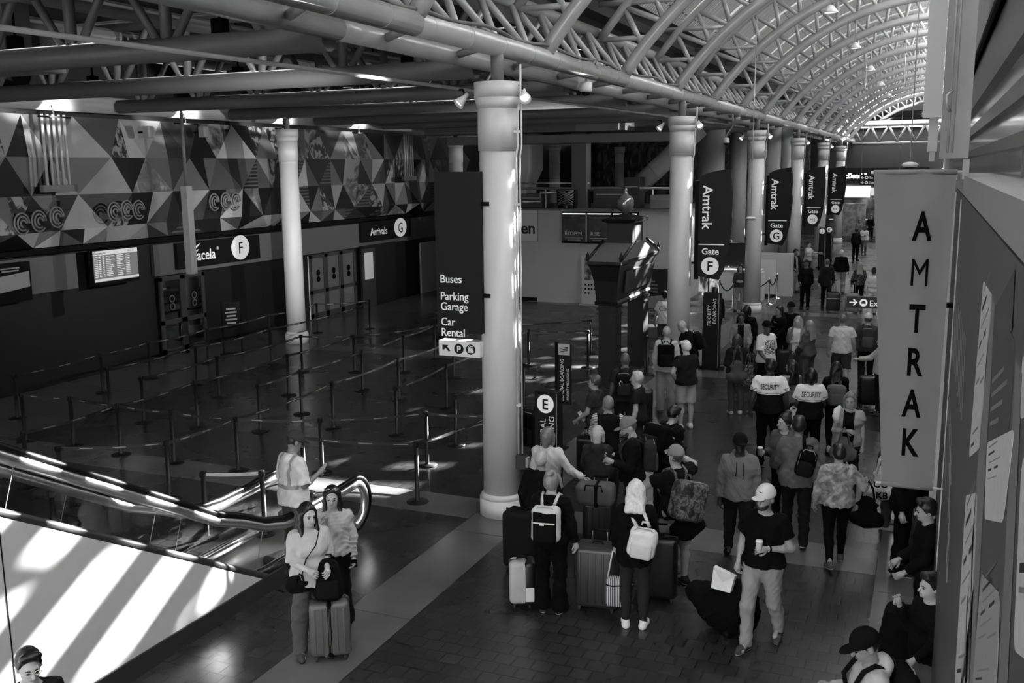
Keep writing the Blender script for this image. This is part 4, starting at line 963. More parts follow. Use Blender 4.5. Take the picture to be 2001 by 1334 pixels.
# ================================================================== SIGNS ON AND BY THE COLUMNS
t = thing('directory_sign', 'tall black hanging sign reading Buses, Parking Garage, Car Rental on the nearest column', 'sign', M=front((-6.55, 12.62, 2.41)))
MB().box((.35, 1.50, -.11), (.70, 2.30, .22)).build('cabinet', SIGNB, t); MB().box((.345, .12, -.10), (.66, .225, .2)).build('symbol_strip', SIGNW, t)
for s_, y in (('Buses', 1.08), ('Parking', .83), ('Garage', .68), ('Car', .455), ('Rental', .30)):
    text(t, s_, .165, (.06, y), SIGNL, bold=.004, z=.004, sx=.92)
ic = MB(); DY = -.062; ic.prism([(.075, .23+DY), (.17, .23+DY), (.15, .205+DY), (.20, .15+DY), (.18, .13+DY), (.125, .185+DY), (.10, .16+DY), (.075, .16+DY)], .0, .006); ic.disc((.34, .12), .075, .075, 0, .005).disc((.53, .12), .075, .075, 0, .005); ic.build('symbols', SIGNB, t)
text(t, 'P', .125, (.34, .075), SIGNW, align='CENTER', bold=.02, z=.006)
c_ = MB(); c_.prism([(.485, .075), (.575, .075), (.575, .11), (.56, .14), (.50, .14), (.485, .11)], .005, .009); c_.ring((.515, .163), .014, .009, .005, .009, n=12); c_.box((.55, .165, .007), (.05, .01, .004)); c_.build('car_symbol', SIGNW, t)
MB().box((.74, .9, -.1), (.16, .06, .05)).box((.74, 2.2, -.1), (.16, .06, .05)).build('bracket', BLACK, t)
def gate_blade(Y, letter, size):
    t = thing('gate_blade_sign', 'curved black blade sign reading Amtrak, Gate %s, beside a white column' % letter, 'sign', M=front((-5.31, Y-.05, 2.36)), group=None)
    out = [(.08, .08), (.62, .0), (.75, .25), (.86, .75), (.93, 1.5), (.92, 2.1), (.88, 2.67), (.6, 2.64), (.3, 2.58), (.08, 2.48)]
    MB().prism([(x*.95, y) for x, y in out], -.06, .0).build('blade', SIGNB, t); MB().box((.03, 1.2, -.05), (.09, 2.4, .14)).build('mount_rail', BLACK, t)
    text(t, 'Amtrak', .34, (.17, 2.28), SIGNL, bold=.012, rot=R(-90), z=.004); MB().box((.40, .86, .004), (.62, .025, .006)).build('rule', SIGNL, t)
    text(t, 'Gate', .215, (.38, .62), SIGNL, align='CENTER', bold=.016, z=.004); circle_letter(t, .38, .34, .215, letter, size, .004, bold=.018 if len(letter) == 1 else .004, m=SIGNL)
    MB().box((-.09, 2.1, -.05), (.16, .05, .05)).box((-.09, .4, -.05), (.16, .05, .05)).build('bracket', BLACK, t)
for k, (l, sz) in enumerate((('F', .33), ('G', .33), ('H/J', .19), ('K/L', .18))): gate_blade(24.02+11.05*k, l, sz)
def pylon(label, x, y, hgt, l1, l2, letter, w=.36, rz=-8, base=True):
    t = thing('boarding_sign', label, 'sign', M=Matrix.Translation((x, y, 0)) @ Matrix.Rotation(R(rz), 4, 'Z') @ Matrix.Rotation(R(90), 4, 'X'))
    MB().box((0, hgt/2+.02, -.09), (w, hgt-.04, .18)).build('body', SIGNB, t); MB().box((0, .02, -.09), (w+.16, .04, .4)).build('base', BLACK, t)
    MB().box((w/2-.005, hgt/2+.02, .002), (.012, hgt-.06, .006)).build('edge_line', mat('edge_grey', .35, .5), t)
    yy = hgt-.17
    if letter: circle_letter(t, .0, yy, .135, letter, .21, .002, bold=.015, m=SIGNL); yy -= .2
    if l1:
        text(t, l1, .125, (-.0, yy-.02 if letter else hgt-.3), SIGNW, align='RIGHT', rot=R(90), z=.003, sx=1.0, ext=.002); text(t, l2, .125, (.14, yy+.03 if letter else hgt-.12), SIGNW, align='RIGHT', rot=R(90), z=.003, ext=.002)
    return t
p = fl(1066, 766, 1.95); pylon('black boarding pylon with a white circled E, beside the nearest column', p.x, p.y, 1.95, 'GENERAL', 'BOARDING', 'E', .36)
p = fl(1390, 573, 1.95); pylon('black boarding pylon reading PRIORITY BOARDING by the second column', p.x, p.y, 1.95, 'PRIORITY', 'BOARDING', None, .42)
for l, (u, v) in (('J', (1607, 445)), ('K', (1621, 442))):
    p = fl(u, v, 2.0); pylon('far narrow boarding pylon with a white circled %s' % l, p.x, p.y, 2.0, None, None, l, .3)
p = fl(1098, 669, 2.0)
t = thing('pole_sign', 'narrow upright boarding sign on a pole, standing in the queue belts', 'sign', M=front((p.x, p.y, 0)))
MB().box((-.1, 1.0, 0), (.05, 2.0, .06)).build('pole', BLACK, t); MB().box((.05, 1.42, 0), (.25, 1.12, .05)).build('panel', SIGNB, t); MB().box((.05, 1.88, .03), (.22, .2, .01)).build('logo_panel', mat('logo_grey', .4, .5), t)
m = MB()
for k in range(3): m.prism([(-.03, 1.83+.03*k), (.12, 1.86+.03*k), (.13, 1.875+.03*k), (-.01, 1.845+.03*k)], .035, .04)
m.build('logo_mark', BLACK, t); text(t, 'GENERAL BOARDING', .085, (.04, .92), SIGNW, rot=R(90), z=.027, ext=.002, sx=.95); text(t, 'PRIORITY BOARDING', .06, (.14, .95), SIGNW, rot=R(90), z=.027, ext=.002, sx=1.0); MB().box((-.1, .015, 0), (.34, .03, .34)).build('base', BLACK, t)
# ================================================================== STREET CLOCK STYLE KIOSK
KD = mat('iron_dark', .014, .5, var=.2, scale=4, spec=.3); kt = thing('ornate_kiosk', 'tall dark ornate two-legged stand with a gabled head, box and glass lantern on top', 'kiosk', (-6.85, 23.2, 0))
for yy in (-1.2, 1.2):
    m = MB().box((0, yy, .98), (.42, .46, 1.96)).box((0, yy, .1), (.5, .54, .2)).box((0, yy, 1.85), (.5, .52, .05)).box((0, yy, 1.72), (.48, .5, .03))
    m.build('leg', KD, kt)
def loft(mb, rings, m=0):
    vs = []; n = 4
    for x, y, z in rings: vs += [(-x, -y, z), (x, -y, z), (x, y, z), (-x, y, z)]
    fs = [(i*4+j, i*4+(j+1) % 4, (i+1)*4+(j+1) % 4, (i+1)*4+j) for i in range(len(rings)-1) for j in range(4)]
    return mb.add(vs, fs+[(3, 2, 1, 0), tuple(len(vs)-4+k for k in range(4))], m)
loft(MB(), [(.27, 1.50, 1.93), (.29, 1.52, 2.0), (.25, 1.48, 2.05), (.29, 1.55, 2.5), (.36, 1.66, 2.85), (.40, 1.70, 2.9), (.40, 1.70, 2.97)]).build('header', KD, kt)
m = MB()
for sx in (1, -1): m.prism([(sx*.305, 2.2), (sx*.33, 2.2), (sx*.37, 2.7), (sx*.345, 2.7)], -1.1, 1.1)
mm = Matrix.Rotation(R(90), 4, 'X'); m.v = [tuple(Vector((x, z, y))) for x, y, z in m.v]; m.build('relief_panel', mat('iron_relief', .022, .4), kt)
g_ = MB(); vs = []
for x in (-.38, .38): vs += [(x, -1.68, 2.97), (x, -.55, 3.3), (x, 0, 3.36), (x, .55, 3.3), (x, 1.68, 2.97)]
g_.add(vs, [(0, 1, 2, 3, 4), (9, 8, 7, 6, 5), (0, 5, 6, 1), (1, 6, 7, 2), (2, 7, 8, 3), (3, 8, 9, 4), (0, 4, 9, 5)]); g_.build('gable', mat('iron_top', .12, .5), kt)
e_ = MB()
for x in (-.40, .40):
    for sy in (1, -1): e_.tube([(x, sy*1.70, 3.0), (x, sy*.5, 3.36)], .035, 8)
    for sy in (1, -1): e_.lathe([(.03, 0), (.06, .05), (.02, .16), (.001, .2)], 10, (x, sy*1.66, 3.0))
e_.build('scroll_trim', KD, kt)
loft(MB(), [(.31, .48, 3.2), (.31, .48, 3.78), (.40, .57, 3.82), (.42, .6, 3.87), (.1, .14, 3.98)]).build('top_box', KD, kt)
MB().box((.312, 0, 3.5), (.01, .6, .4)).build('side_panel', mat('iron_relief2', .12, .25), kt)
MB().lathe([(.04, 3.95), (.07, 4.0), (.17, 4.08), (.20, 4.2), (.20, 4.3), (.15, 4.4), (.06, 4.46), (.03, 4.52), (.05, 4.56), (.001, 4.62)], 24).build('lantern', mat('lantern_glass', .25, .08, .6), kt)
# ================================================================== WHITE SHOP BLOCK WITH PLANT ON ITS ROOF
SW = mat('shop_wall', .42, .55, var=.04, scale=1); sb = thing('shop_block', 'long pale shop block with a flat top, facing the queue', 'shop', (-13, 35.2, 0))
MB().box((.1, 3, 1.76), (8.7, 6, 3.52)).build('walls', SW, sb); MB().box((.1, 2.9, 3.54), (8.9, 6.2, .06)).build('roof_edge', mat('roof_edge', .12, .6), sb)
MB().box((-1.75, -.02, .09), (1.7, .03, .14)).build('skirting', BLACK, sb); MB().box((-2.4, -.04, .42), (.9, .06, .04)).build('low_shelf', mat('shelf_white', .7, .4), sb)
MB().box((-2.1, -.03, 1.55), (.24, .03, .25)).build('notice_plate', BLACK, sb); MB().box((-2.62, -.03, 1.15), (.75, .02, 2.2)).build('door', mat('shop_door', .38, .5), sb); MB().box((-2.4, -.045, 1.7), (.1, .02, .7)).build('door_window', mat('shop_window', .6, .2), sb)
MB().box((3.25, -.03, 1.2), (.55, .05, 2.4)).build('dark_pilaster', mat('pilaster_grey', .07, .5), sb); MB().box((2.95, -.04, 1.2), (.06, .05, 2.3)).build('bright_edge', mat('edge_white', .8, .3), sb)
t = thing('shop_sign', 'pale fascia sign with dark letters ending in hen, half behind the nearest column', 'sign', M=front((-15.2, 35.14, 2.35))); panel(t, -.6, 1.35, 0, 1.2, .06, mat('fascia_white', .55, .5)); text(t, 'Kitchen', .62, (1.28, .28), SIGNB, align='RIGHT', bold=.02, z=.035)
t = thing('poster_box', 'wide black poster case reading REDEEM on the shop wall', 'poster', M=front((-12.83, 35.1, 2.3))); panel(t, 0, 2.95, 0, 1.17, .16, BLACK, 'case')
pm = blotch('poster_dark', [(.45, .006), (.6, .03), (.75, .16)], 2.4, .3, 3)
for k in range(3):
    MB().box((.5+.98*k, .58, .085), (.92, 1.02, .01)).build('poster', pm, t); MB().box((.5+.98*k, 1.1, .09), (.9, .03, .02)).build('lamp_strip', mat('strip_lit', .9, .4, emit=1.0), t)
MB().box((.985, .58, .095), (.03, 1.06, .012)).build('divider', SIGNW, t)
text(t, 'REDEEM.', .19, (.13, .30), mat('poster_text', .5, .5), z=.092); text(t, 'RISE.', .19, (1.15, .30), mat('poster_text', .5, .5), z=.092); m = MB()
for k in range(3): m.box((.5+.98*k, .2, .092), (.7, .012, .004)).box((.5+.98*k, .12, .092), (.5, .012, .004))
m.build('small_print', mat('poster_text', .5, .5), t)
t = thing('standing_poster', 'tall narrow pale poster with a dark picture, standing before the shop wall', 'poster', M=front((-11.98, 34.9, 0))); panel(t, 0, .62, .05, 1.85, .06, mat('poster_pale', .45, .6), 'board'); MB().box((.36, 1.35, .035), (.48, .8, .01)).build('picture', blotch('poster_pic', [(.4, .02), (.55, .2), (.7, .5)], 5, .5), t); m = MB()
for r in range(3):
    for k in range(4): m.box((.16+.12*k, .78-.16*r, .035), (.07 if r < 2 or k < 2 else .01, .07, .008))
m.build('printed_blocks', BLACK, t); MB().box((.3, .02, 0), (.7, .04, .3)).build('foot', mat('poster_pale', .45, .6), t)
t = thing('notice_board', 'low dark notice board with pale lines behind the second column', 'sign', M=front((-9.55, 33.9, 0))); panel(t, 0, 1.75, .12, 1.55, .06, SIGNB, 'board'); m = MB()
for r in range(4): m.box((.45, 1.1-.12*r, .035), (.6 if r else .4, .05, .008))
m.build('printed_lines', mat('print_grey', .12, .6), t); MB().prism([(.02, .14), (1.73, .14), (1.73, .5), (.9, .62), (.02, .5)], .033, .04).build('picture', mat('pic_grey', .16, .6), t); MB().box((.1, .06, 0), (.05, .12, .3)).box((1.6, .06, 0), (.05, .12, .3)).build('foot', BLACK, t)
# roof plant
GAL = mat('galvanised', .45, .3, .7, var=.2, scale=6); t = thing('roof_pipework', 'pale pipes and rails running along the shop roof', 'pipes', (-13, 35.6, 3.57))
m = MB(); m.tube([(-2.6, 0, .25), (-.9, 0, .25)], .06, 8); m.tube([(-2.6, .3, .75), (4.3, .3, .75)], .05, 8); m.tube([(-2.6, .2, .95), (1.0, .2, .95)], .03, 8); m.tube([(1.0, .3, .72), (2.4, .3, .72)], .09, 8)
m.tube([(-.9, 0, .25), (-.9, 0, .6), (.0, 0, .6)], .05, 8); m.build('pipe_runs', GAL, t); m = MB()
for k in range(9): m.box((-2.5+.85*k, .3, .37), (.05, .05, .75))
m.build('stands', GAL, t)
t = thing('lattice_unit', 'dark square lattice-fronted box on the shop roof', 'unit', (-12.75, 35.5, 3.57)); MB().box((0, 0, .42), (.72, .5, .6)).box((-.3, 0, .06), (.06, .4, .12)).box((.3, 0, .06), (.06, .4, .12)).build('casing', BLACK, t); m = MB()
for k in range(-4, 5): m.tube([(-.32, -.26, .42+.12*k+.0), (.32, -.26, .42+.12*k+.5)], .008, 6); m.tube([(-.32, -.26, .42+.12*k+.3), (.32, -.26, .42+.12*k-.2)], .008, 6)
m.v = [(x, y, min(max(z, .14), .7)) for x, y, z in m.v]; m.build('lattice', mat('lattice_pale', .35, .5), t)
for k, (x, w, h_, g, d_) in enumerate(((-14.35, .9, .55, .08, 'low dark box at the left of the shop roof'), (-11.2, 1.3, .75, .05, 'bundle of dark sheeting in the middle of the shop roof'), (-10.35, .6, 1.15, .035, 'upright grey cabinet on the shop roof behind the lantern'), (-9.2, .9, .5, .2, 'pale low trough at the right of the shop roof'))):
    t = thing('roof_unit', d_, 'unit', (x, 36.2, 3.57)); MB().rbox((0, 0, h_/2), (w, .8, h_), .04).build('casing', gray(g), t); MB().box((0, -.42, h_*.7), (w*.8, .03, .04)).build('trim', gray(.3), t)
t = thing('slanting_duct', 'big round pale duct slanting up behind the second column', 'duct', (-10.7, 37, 4.1)); MB().tube([(0, 0, 0), (2.6, 0, 2.4)], .36, 20).build('duct_run', mat('duct_pale', .38, .5), t); m = MB(); m.tube([(.9, 0, .83), (.93, 0, .86)], .375, 20); m.tube([(0, 0, -.55), (0, 0, .1)], .3, 20); m.build('joint', mat('duct_pale', .38, .5), t)
t = thing('dark_post', 'square dark grey post rising from the shop roof to the ceiling', 'post', (-12.35, 35.9, 3.57)); MB().box((0, 0, 1.5), (.58, .58, 3.0)).build('shaft', mat('post_dark', .05, .5), t); MB().box((.18, -.2, 3.1), (.06, .06, .6)).build('hanger', BLACK, t)
t = thing('stepped_hood', 'wide pale hood with stepped sides rising above the shop roof beside the column', 'hood', (-15.75, 38, 3.57)); loft(MB(), [(.5, .6, 0), (.5, .6, .9), (.72, .8, 1.5), (.72, .8, 2.9)]).build('hood_shell', mat('hood_pale', .42, .5), t); loft(MB(), [(.45, .5, 1.9), (.35, .4, 2.9)]).build('inner_flue', mat('hood_pale', .42, .5), t)
struct(MB().box((-13.2, 60, 4.6), (13, .2, 4.4)), 'wall_rear', blotch('rear_mural', [(.35, .008), (.5, .05), (.62, .16)], 1.0, .6, 3, 2.5, (1.6, 1, .7)))
for k, (u0, u1, Yq) in enumerate(((1365, 1416, 43.5), (1427, 1460, 45.5), (1493, 1526, 46.6), (1524, 1548, 47))):
    a, b = ax(u0, 300, Y=Yq), ax(u1, 300, Y=Yq); r_ = (b.x-a.x)/2
    t = thing('grey_pillar', 'thick plain grey pillar behind the column row, %s from the left' % ORD[k], 'column', ((a.x+b.x)/2, Yq, 0), group='thick grey pillars'); MB().lathe([(r_, 0), (r_, 6.9)], 36).build('shaft', mat('pillar_grey', .3, .6), t); MB().lathe([(r_+.04, 0), (r_+.04, .2)], 36).build('base', mat('pillar_grey', .3, .6), t)
# gate desks
t = thing('gate_desk', 'pale panelled gate desk with a dark screen behind gate sign F', 'desk', (ax(1452, 520, Y=38.3).x, 38.3, 0)); MB().box((0, 0, .55), (1.6, .7, 1.1)).build('counter', mat('desk_pale', .5, .5), t); MB().box((-.1, -.1, 1.75), (1.3, .1, .9)).build('screen', SIGNB, t); MB().box((.62, -.1, 1.7), (.1, .14, 1.1)).build('screen_post', mat('desk_edge', .6, .4), t); MB().box((-.1, 0, 1.15), (1.7, .8, .06)).build('worktop', mat('desk_edge', .6, .4), t)
pa, pb, pc, pd = [ax(u, 520, Y=39.4).x for u in (1482, 1548, 1486, 1517)]
t = thing('pale_partition', 'low pale partition wall with a white panel beside the gate G column', 'partition', (pa, 39.4, 0)); MB().box(((pb-pa)/2, .4, .85), (pb-pa, .12, 1.7)).build('partition_wall', mat('part_pale', .42, .6), t); MB().box(((pc+pd)/2-pa, -.1, .8), (pd-pc, .06, 1.35)).build('white_panel', mat('panel_white', .55, .5), t); MB().box(((pc+pd)/2-pa, -.1, .06), (pd-pc+.05, .1, .12)).build('foot', BLACK, t)
t = thing('litter_bin', 'dark square litter bin with a slanted top by the pale partition', 'bin', (fl(1537, 556).x, fl(1537, 556).y, 0)); MB().rbox((0, 0, .5), (.6, .6, 1.0), .04).build('body', BLACK, t); MB().rbox((0, 0, 1.03), (.66, .66, .07), .02).build('lid', DARKM, t)
def rope_posts(pts):
    for k, (u, v) in enumerate(pts):
        p = fl(u, v); t = thing('rope_post', 'chrome rope post by the gate G column, %s from the left' % ORD[k], 'stanchion', (p.x, p.y, 0), group='chrome rope posts')
        MB().lathe([(.17, 0), (.16, .02), (.05, .05), (.025, .08), (.025, .9), (.04, .92), (.04, .97), (.02, 1.0), (.001, 1.02)], 20).build('post', mat('chrome', .8, .08, 1), t)
        if k+1 < len(pts):
            q = fl(*pts[k+1])-p; MB().tube([Vector((q.x*i/10, q.y*i/10, .92-.28*4*(i/10)*(1-i/10))) for i in range(11)], .022, 8).build('rope', BLACK, t)
rope_posts([(1405, 598), (1432, 605), (1502, 595), (1517, 583), (1521, 570)])
# glare beyond gate F: floor-to-head shop window, reflections painted into its pane colour
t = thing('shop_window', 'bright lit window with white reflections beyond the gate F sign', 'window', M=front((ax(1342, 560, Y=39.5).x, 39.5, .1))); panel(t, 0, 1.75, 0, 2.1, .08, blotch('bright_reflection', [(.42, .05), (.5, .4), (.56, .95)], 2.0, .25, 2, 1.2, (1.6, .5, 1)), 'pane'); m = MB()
for x in (0, .9, 1.75): m.box((x, 1.05, .03), (.06, 2.1, .06))
m.build('mullion', BLACK, t)
spot('window_lamp', (-8.6, 37.9, 3.2), (-9.0, 39.5, 1.2), 700, 90, .6, .1)
# ================================================================== FAR END
t = thing('restaurant_sign', 'lit white letters on a black fascia at the far end of the hall', 'sign', M=front((-5.95, 75.42, 3.75))); panel(t, -1.4, 5.6, 0, 1.1, .2, SIGNB); text(t, "McDonald's", .5, (-.28, .38), mat('lit_letters', .95, .5, emit=1.6), bold=.03, z=.11, sx=.8)
t = thing('arches_sign', 'small black box sign with a pale double arch beyond the fourth column', 'sign', M=front((-7.45, 62, 4.5))); panel(t, -.45, .55, 0, .95, .2, SIGNB); m = MB()
for x in (.05, .33): m.tube([(x-.13, .22, .12)]+[(x-.13*math.cos(R(a)), .42+.3*math.sin(R(a)), .12) for a in range(0, 181, 15)]+[(x+.13, .22, .12)], .035, 8)
m.build('arch_mark', mat('lit_letters2', .85, .5, emit=.8), t)
t = thing('food_counter', 'lit food counter front at the far end of the hall', 'counter', (-4, 74.4, 0)); MB().box((0, 0, .6), (5.5, 1, 1.2)).build('counter', mat('counter_dark', .05, .4), t); MB().box((-1.1, .3, 3.2), (1.9, .1, .8)).build('menu_board', mat('menu_lit', .8, .5, emit=1.0), t); MB().box((1.4, .3, 3.2), (3, .1, .55)).build('menu_strip', mat('menu_pale', .5, .5, emit=.5), t); MB().box((0, 0, 1.23), (5.6, 1.1, .05)).build('worktop', gray(.4), t)
struct(MB().box((-2, 75.6, 2.1), (8, .1, 4.2), 0).box((-12, 76.2, 4), (12, .1, 8), 1), 'wall_shopfront', [blotch('shop_inside', [(.4, .02), (.55, .12), (.7, .4)], 1.2, .6, 4), mat('shop_dark', .03, .6)])
for k, (u, v, w, h_, g) in enumerate(((1662, 415, 1.5, 2.2, .3), (1676, 410, 1.2, 2.4, .55))):
    p = fl(u, v, 1.2); t = thing('display_stand', 'pale display stand by the far food counter, %s from the left' % ORD[k], 'stand', (-4.9+1.9*k, 71, 0)); MB().rbox((0, 0, h_/2+.3), (w, .1, h_), .03).build('panel', blotch('stand_print%d' % k, [(.4, g*.4), (.6, g)], 3, .6), t); MB().box((0, 0, .15), (w*.8, .4, .3)).build('base', gray(.1), t)
def hang_sign(label, M, w, h_, rows, z1, cable=True):
    t = thing('exit_sign', label, 'sign', M=M); panel(t, 0, w, 0, h_, .06, SIGNB)
    for (y, sz, arrow, s_) in rows:
        m = MB(); x = sz*.35; d = 1 if arrow > 0 else -1
        m.box((x+sz*.45, y+sz*.38, .034), (sz*.9, sz*.13, .006)); xx = x+sz*.45+d*sz*.45
        m.prism([(xx, y+sz*.38+.03*sz), (xx-d*sz*.38, y+sz*.78), (xx-d*sz*.52, y+sz*.72), (xx-d*sz*.2, y+sz*.38), (xx-d*sz*.52, y+sz*.04), (xx-d*sz*.38, y-.02*sz)], .031, .037); m.disc((x+sz*1.6, y+sz*.38), sz*.45, sz*.45, .031, .036)
        m.build('arrow_and_disc', SIGNL, t); q = MB(); q.prism([(x+sz*1.35, y+sz*.25), (x+sz*1.85, y+sz*.25), (x+sz*1.85, y+sz*.42), (x+sz*1.75, y+sz*.6), (x+sz*1.45, y+sz*.6), (x+sz*1.35, y+sz*.42)], .036, .039); q.build('vehicle_symbol', SIGNB, t)
        text(t, s_, sz, (x+sz*2.25, y), SIGNL, z=.032)
    return t
t = hang_sign('small black exit sign with an arrow, half behind the grey banner', front((-.70, 9.75, 3.77)), .80, .105, [(.022, .078, 1, 'Exit')], 0)
MB().box((.85, .05, -.05), (.18, .04, .1)).build('wall_arm', BLACK, t)
t = hang_sign('black hanging sign with two arrows at the far end, on thin cables', front((-2.64, 40.25, 4.3)), 1.5, .42, [(.25, .13, -1, 'To Trains'), (.06, .13, 1, 'Exit')], 0)

for x_, h__ in ((.05, 5.03), (1.4, 5.42)): MB().tube([(x_, .42, 0), (x_, h__, 0)], .008, 6).build('cable', PIPE, t)
# pendant dome lamps down the vault
for k in range(5):
    t = thing('dome_lamp', 'white glass dome lamp hanging in the vault, %s from the near end' % ORD[k], 'lamp', (-2.65, 26.8+8.4*k, 8.85), group='dome lamps of the vault'); MB().lathe([(.04, .18), (.09, .15), (.17, .05), (.21, -.02), (.19, -.02), (.1, .06)], 28).build('dome', mat('dome_white', .75, .3), t); MB().tube([(0, 0, .17), (0, 0, .9)], .02, 6).build('stem', PIPE, t); MB().lathe([(.001, .02), (.12, .02), (.15, 0), (.001, -.02)], 20).build('diffuser', mat('dome_lit', .9, .4, emit=1.2), t)
for k, (u, v, Yq) in enumerate(((1778, 322, 14.81), (1467, 426, 23.29))):
    p = ax(u, v, Y=Yq); t = thing('hanging_sensor', ('white disc device on a long rod by the banner top', 'white disc device on a long cable before the third column')[k], 'device', p); MB().lathe([(.02, .04), (.08, .03), (.12, .0), (.08, -.03), (.001, -.03)], 24).build('disc_body', mat('device_white', .7, .4), t); MB().box((0, 0, -.035), (.12, .08, .03)).build('lens', BLACK, t); MB().tube([(0, 0, .05), (0, 0, (9.78 if k == 0 else 8.42)-p.z)], .008, 6).build('rod', PIPE, t)
for k, (u, v, Yq) in enumerate(((1145, 175, 17), (1419, 277, 34))):
    p = ax(u, v, Y=Yq); t = thing('dome_camera', 'white dome security camera under the ceiling, %s from the left' % ORD[k], 'camera', p); MB().lathe([(.03, .14), (.1, .12), (.11, -.02), (.09, -.04)], 20).build('housing', mat('device_white', .7, .4), t); MB().lathe([(.085, -.03), (.07, -.09), (.001, -.11)], 20).build('dome', BLACK, t); MB().tube([(0, 0, .13), (.02, 0, .25), (.2, 0, .5), (.2, 0, 6.8-p.z)], .025, 8).build('arm', PIPE, t)
# ================================================================== ESCALATOR AT THE LEFT
es = thing('escalator', 'escalator with a white side wall, glass sides and a shiny handrail at the lower left', 'escalator', (-7.25, 0, 0)); SL = -.568
def wz(y): return max(.05, 2.22+SL*(y-5.73))
m = MB(); prof = [(1.0, 0), (9.62, 0), (9.62, .05), (9.45, .13)]+[(y, wz(y)) for y in (9.0, 8, 7, 6, 5, 4, 3, 2, 1.0)]
vs = [(0, y, z) for y, z in prof]+[(-.1, y, z) for y, z in prof]; n = len(prof); m.add(vs, [tuple(range(n)), tuple(reversed(range(n, 2*n)))]+[(k, n+k, n+(k+1) % n, (k+1) % n) for k in range(n)]); m.build('side_wall', mat('escalator_wall', .5, .5, var=.02), es)
m = MB(); m.tube([(-.04, y, wz(y)+.0) for y in (1, 3, 5, 7, 9, 9.45)]+[(-.06, 9.75, .06), (-.3, 10.0, .05), (-.6, 10.05, .05)], .05, 10); m.build('wall_cap', DARKM, es)
MB().box((.012, 5.3, .11), (.02, 8.6, .22)).build('kick_strip', mat('kick_dark', .03, .5), es)
for y in (5.7, 1.6): MB().box((.002, y, wz(y)/2), (.004, .012, wz(y))).build('panel_joint', BLACK, es)
def handrail(x, ynew):
    pts = [(x, y, wz(y)+.62) for y in (1, 2, 3, 4, 5, 6, 7, 7.5, 8.0, 8.5)]; pts += [(x, 8.95, 1.09), (x, 9.35, .90), (x, 9.75, .79), (x, 10.1, .76), (x, 10.6, .77), (x, ynew-.45, .80)]
    cx, cz = ynew-.42, .43; pts += [(x, cx+.36*math.sin(R(a)), cz+.37*math.cos(R(a))) for a in range(15, 181, 15)]; pts += [(x, cx-.3, .08)]
    return pts
for x, nm in ((-.06, 'near'), (-1.32, 'far')):
    pts = handrail(x, 11.85 if nm == 'near' else 11.75)
    MB().tube(pts, .042, 12).build('handrail', mat('handrail_rubber', .008, .4, spec=.25), es)
    MB().tube([(a, b, c-.085) for a, b, c in pts[:16]]+[(x, 11.8-.42+.30*math.sin(R(a)), .43+.31*math.cos(R(a))) for a in range(15, 181, 15)], .058, 12).build('rail_track', mat('rail_steel', .85, .3, 1), es)
    gl = MB(); ys = [1, 2, 3, 4, 5, 6, 7, 8, 8.6, 9.0, 9.4, 9.8, 10.3, 10.9, 11.2, 11.5]
    def top(y): return wz(y)+.58 if y < 8.6 else max(.74, .74+(9.6-y)*.38)
    def bot(y): return max(.06, wz(y)+.02) if y < 9.5 else .06
    for i in range(len(ys)-1): gl.add([(x, ys[i], bot(ys[i])), (x, ys[i+1], bot(ys[i+1])), (x, ys[i+1], top(ys[i+1])), (x, ys[i], top(ys[i]))], [(0, 1, 2, 3)])
    gl.build('glass_side', glass('balustrade_glass', .8, .10), es)
    for y in (5.9, 7.55, 9.25): MB().box((x, y, (top(y)+bot(y))/2), (.008, .004, top(y)-bot(y)), M=Matrix.Rotation(R(-20), 4, 'X')).build('glass_joint', mat('joint_pale', .25, .4), es)
m = MB()
for x in (-.2, -1.18): m.tube([(x, y, max(.16, wz(y)-.14)) for y in (1, 3, 5, 7, 8.4, 9.0, 9.5, 10.0, 10.6)], .07, 10)
m.build('skirt_cover', mat('skirt_steel', .6, .2, 1), es)
st = MB()
for k in range(26):
    y = 9.3-.4*k
    if y > 1: st.box((-.69, y, max(0, wz(y)-.15)), (.94, .4, .05)).box((-.69, y-.2, max(0, wz(y)-.15)+.1), (.94, .03, .22))
st.build('steps', stripes('step_grooves', .02, .08, 60, 0, .5), es); MB().box((-.69, 10.35, .012), (1.2, 1.7, .024)).build('comb_plate', mat('comb_steel', .3, .3, 1), es)
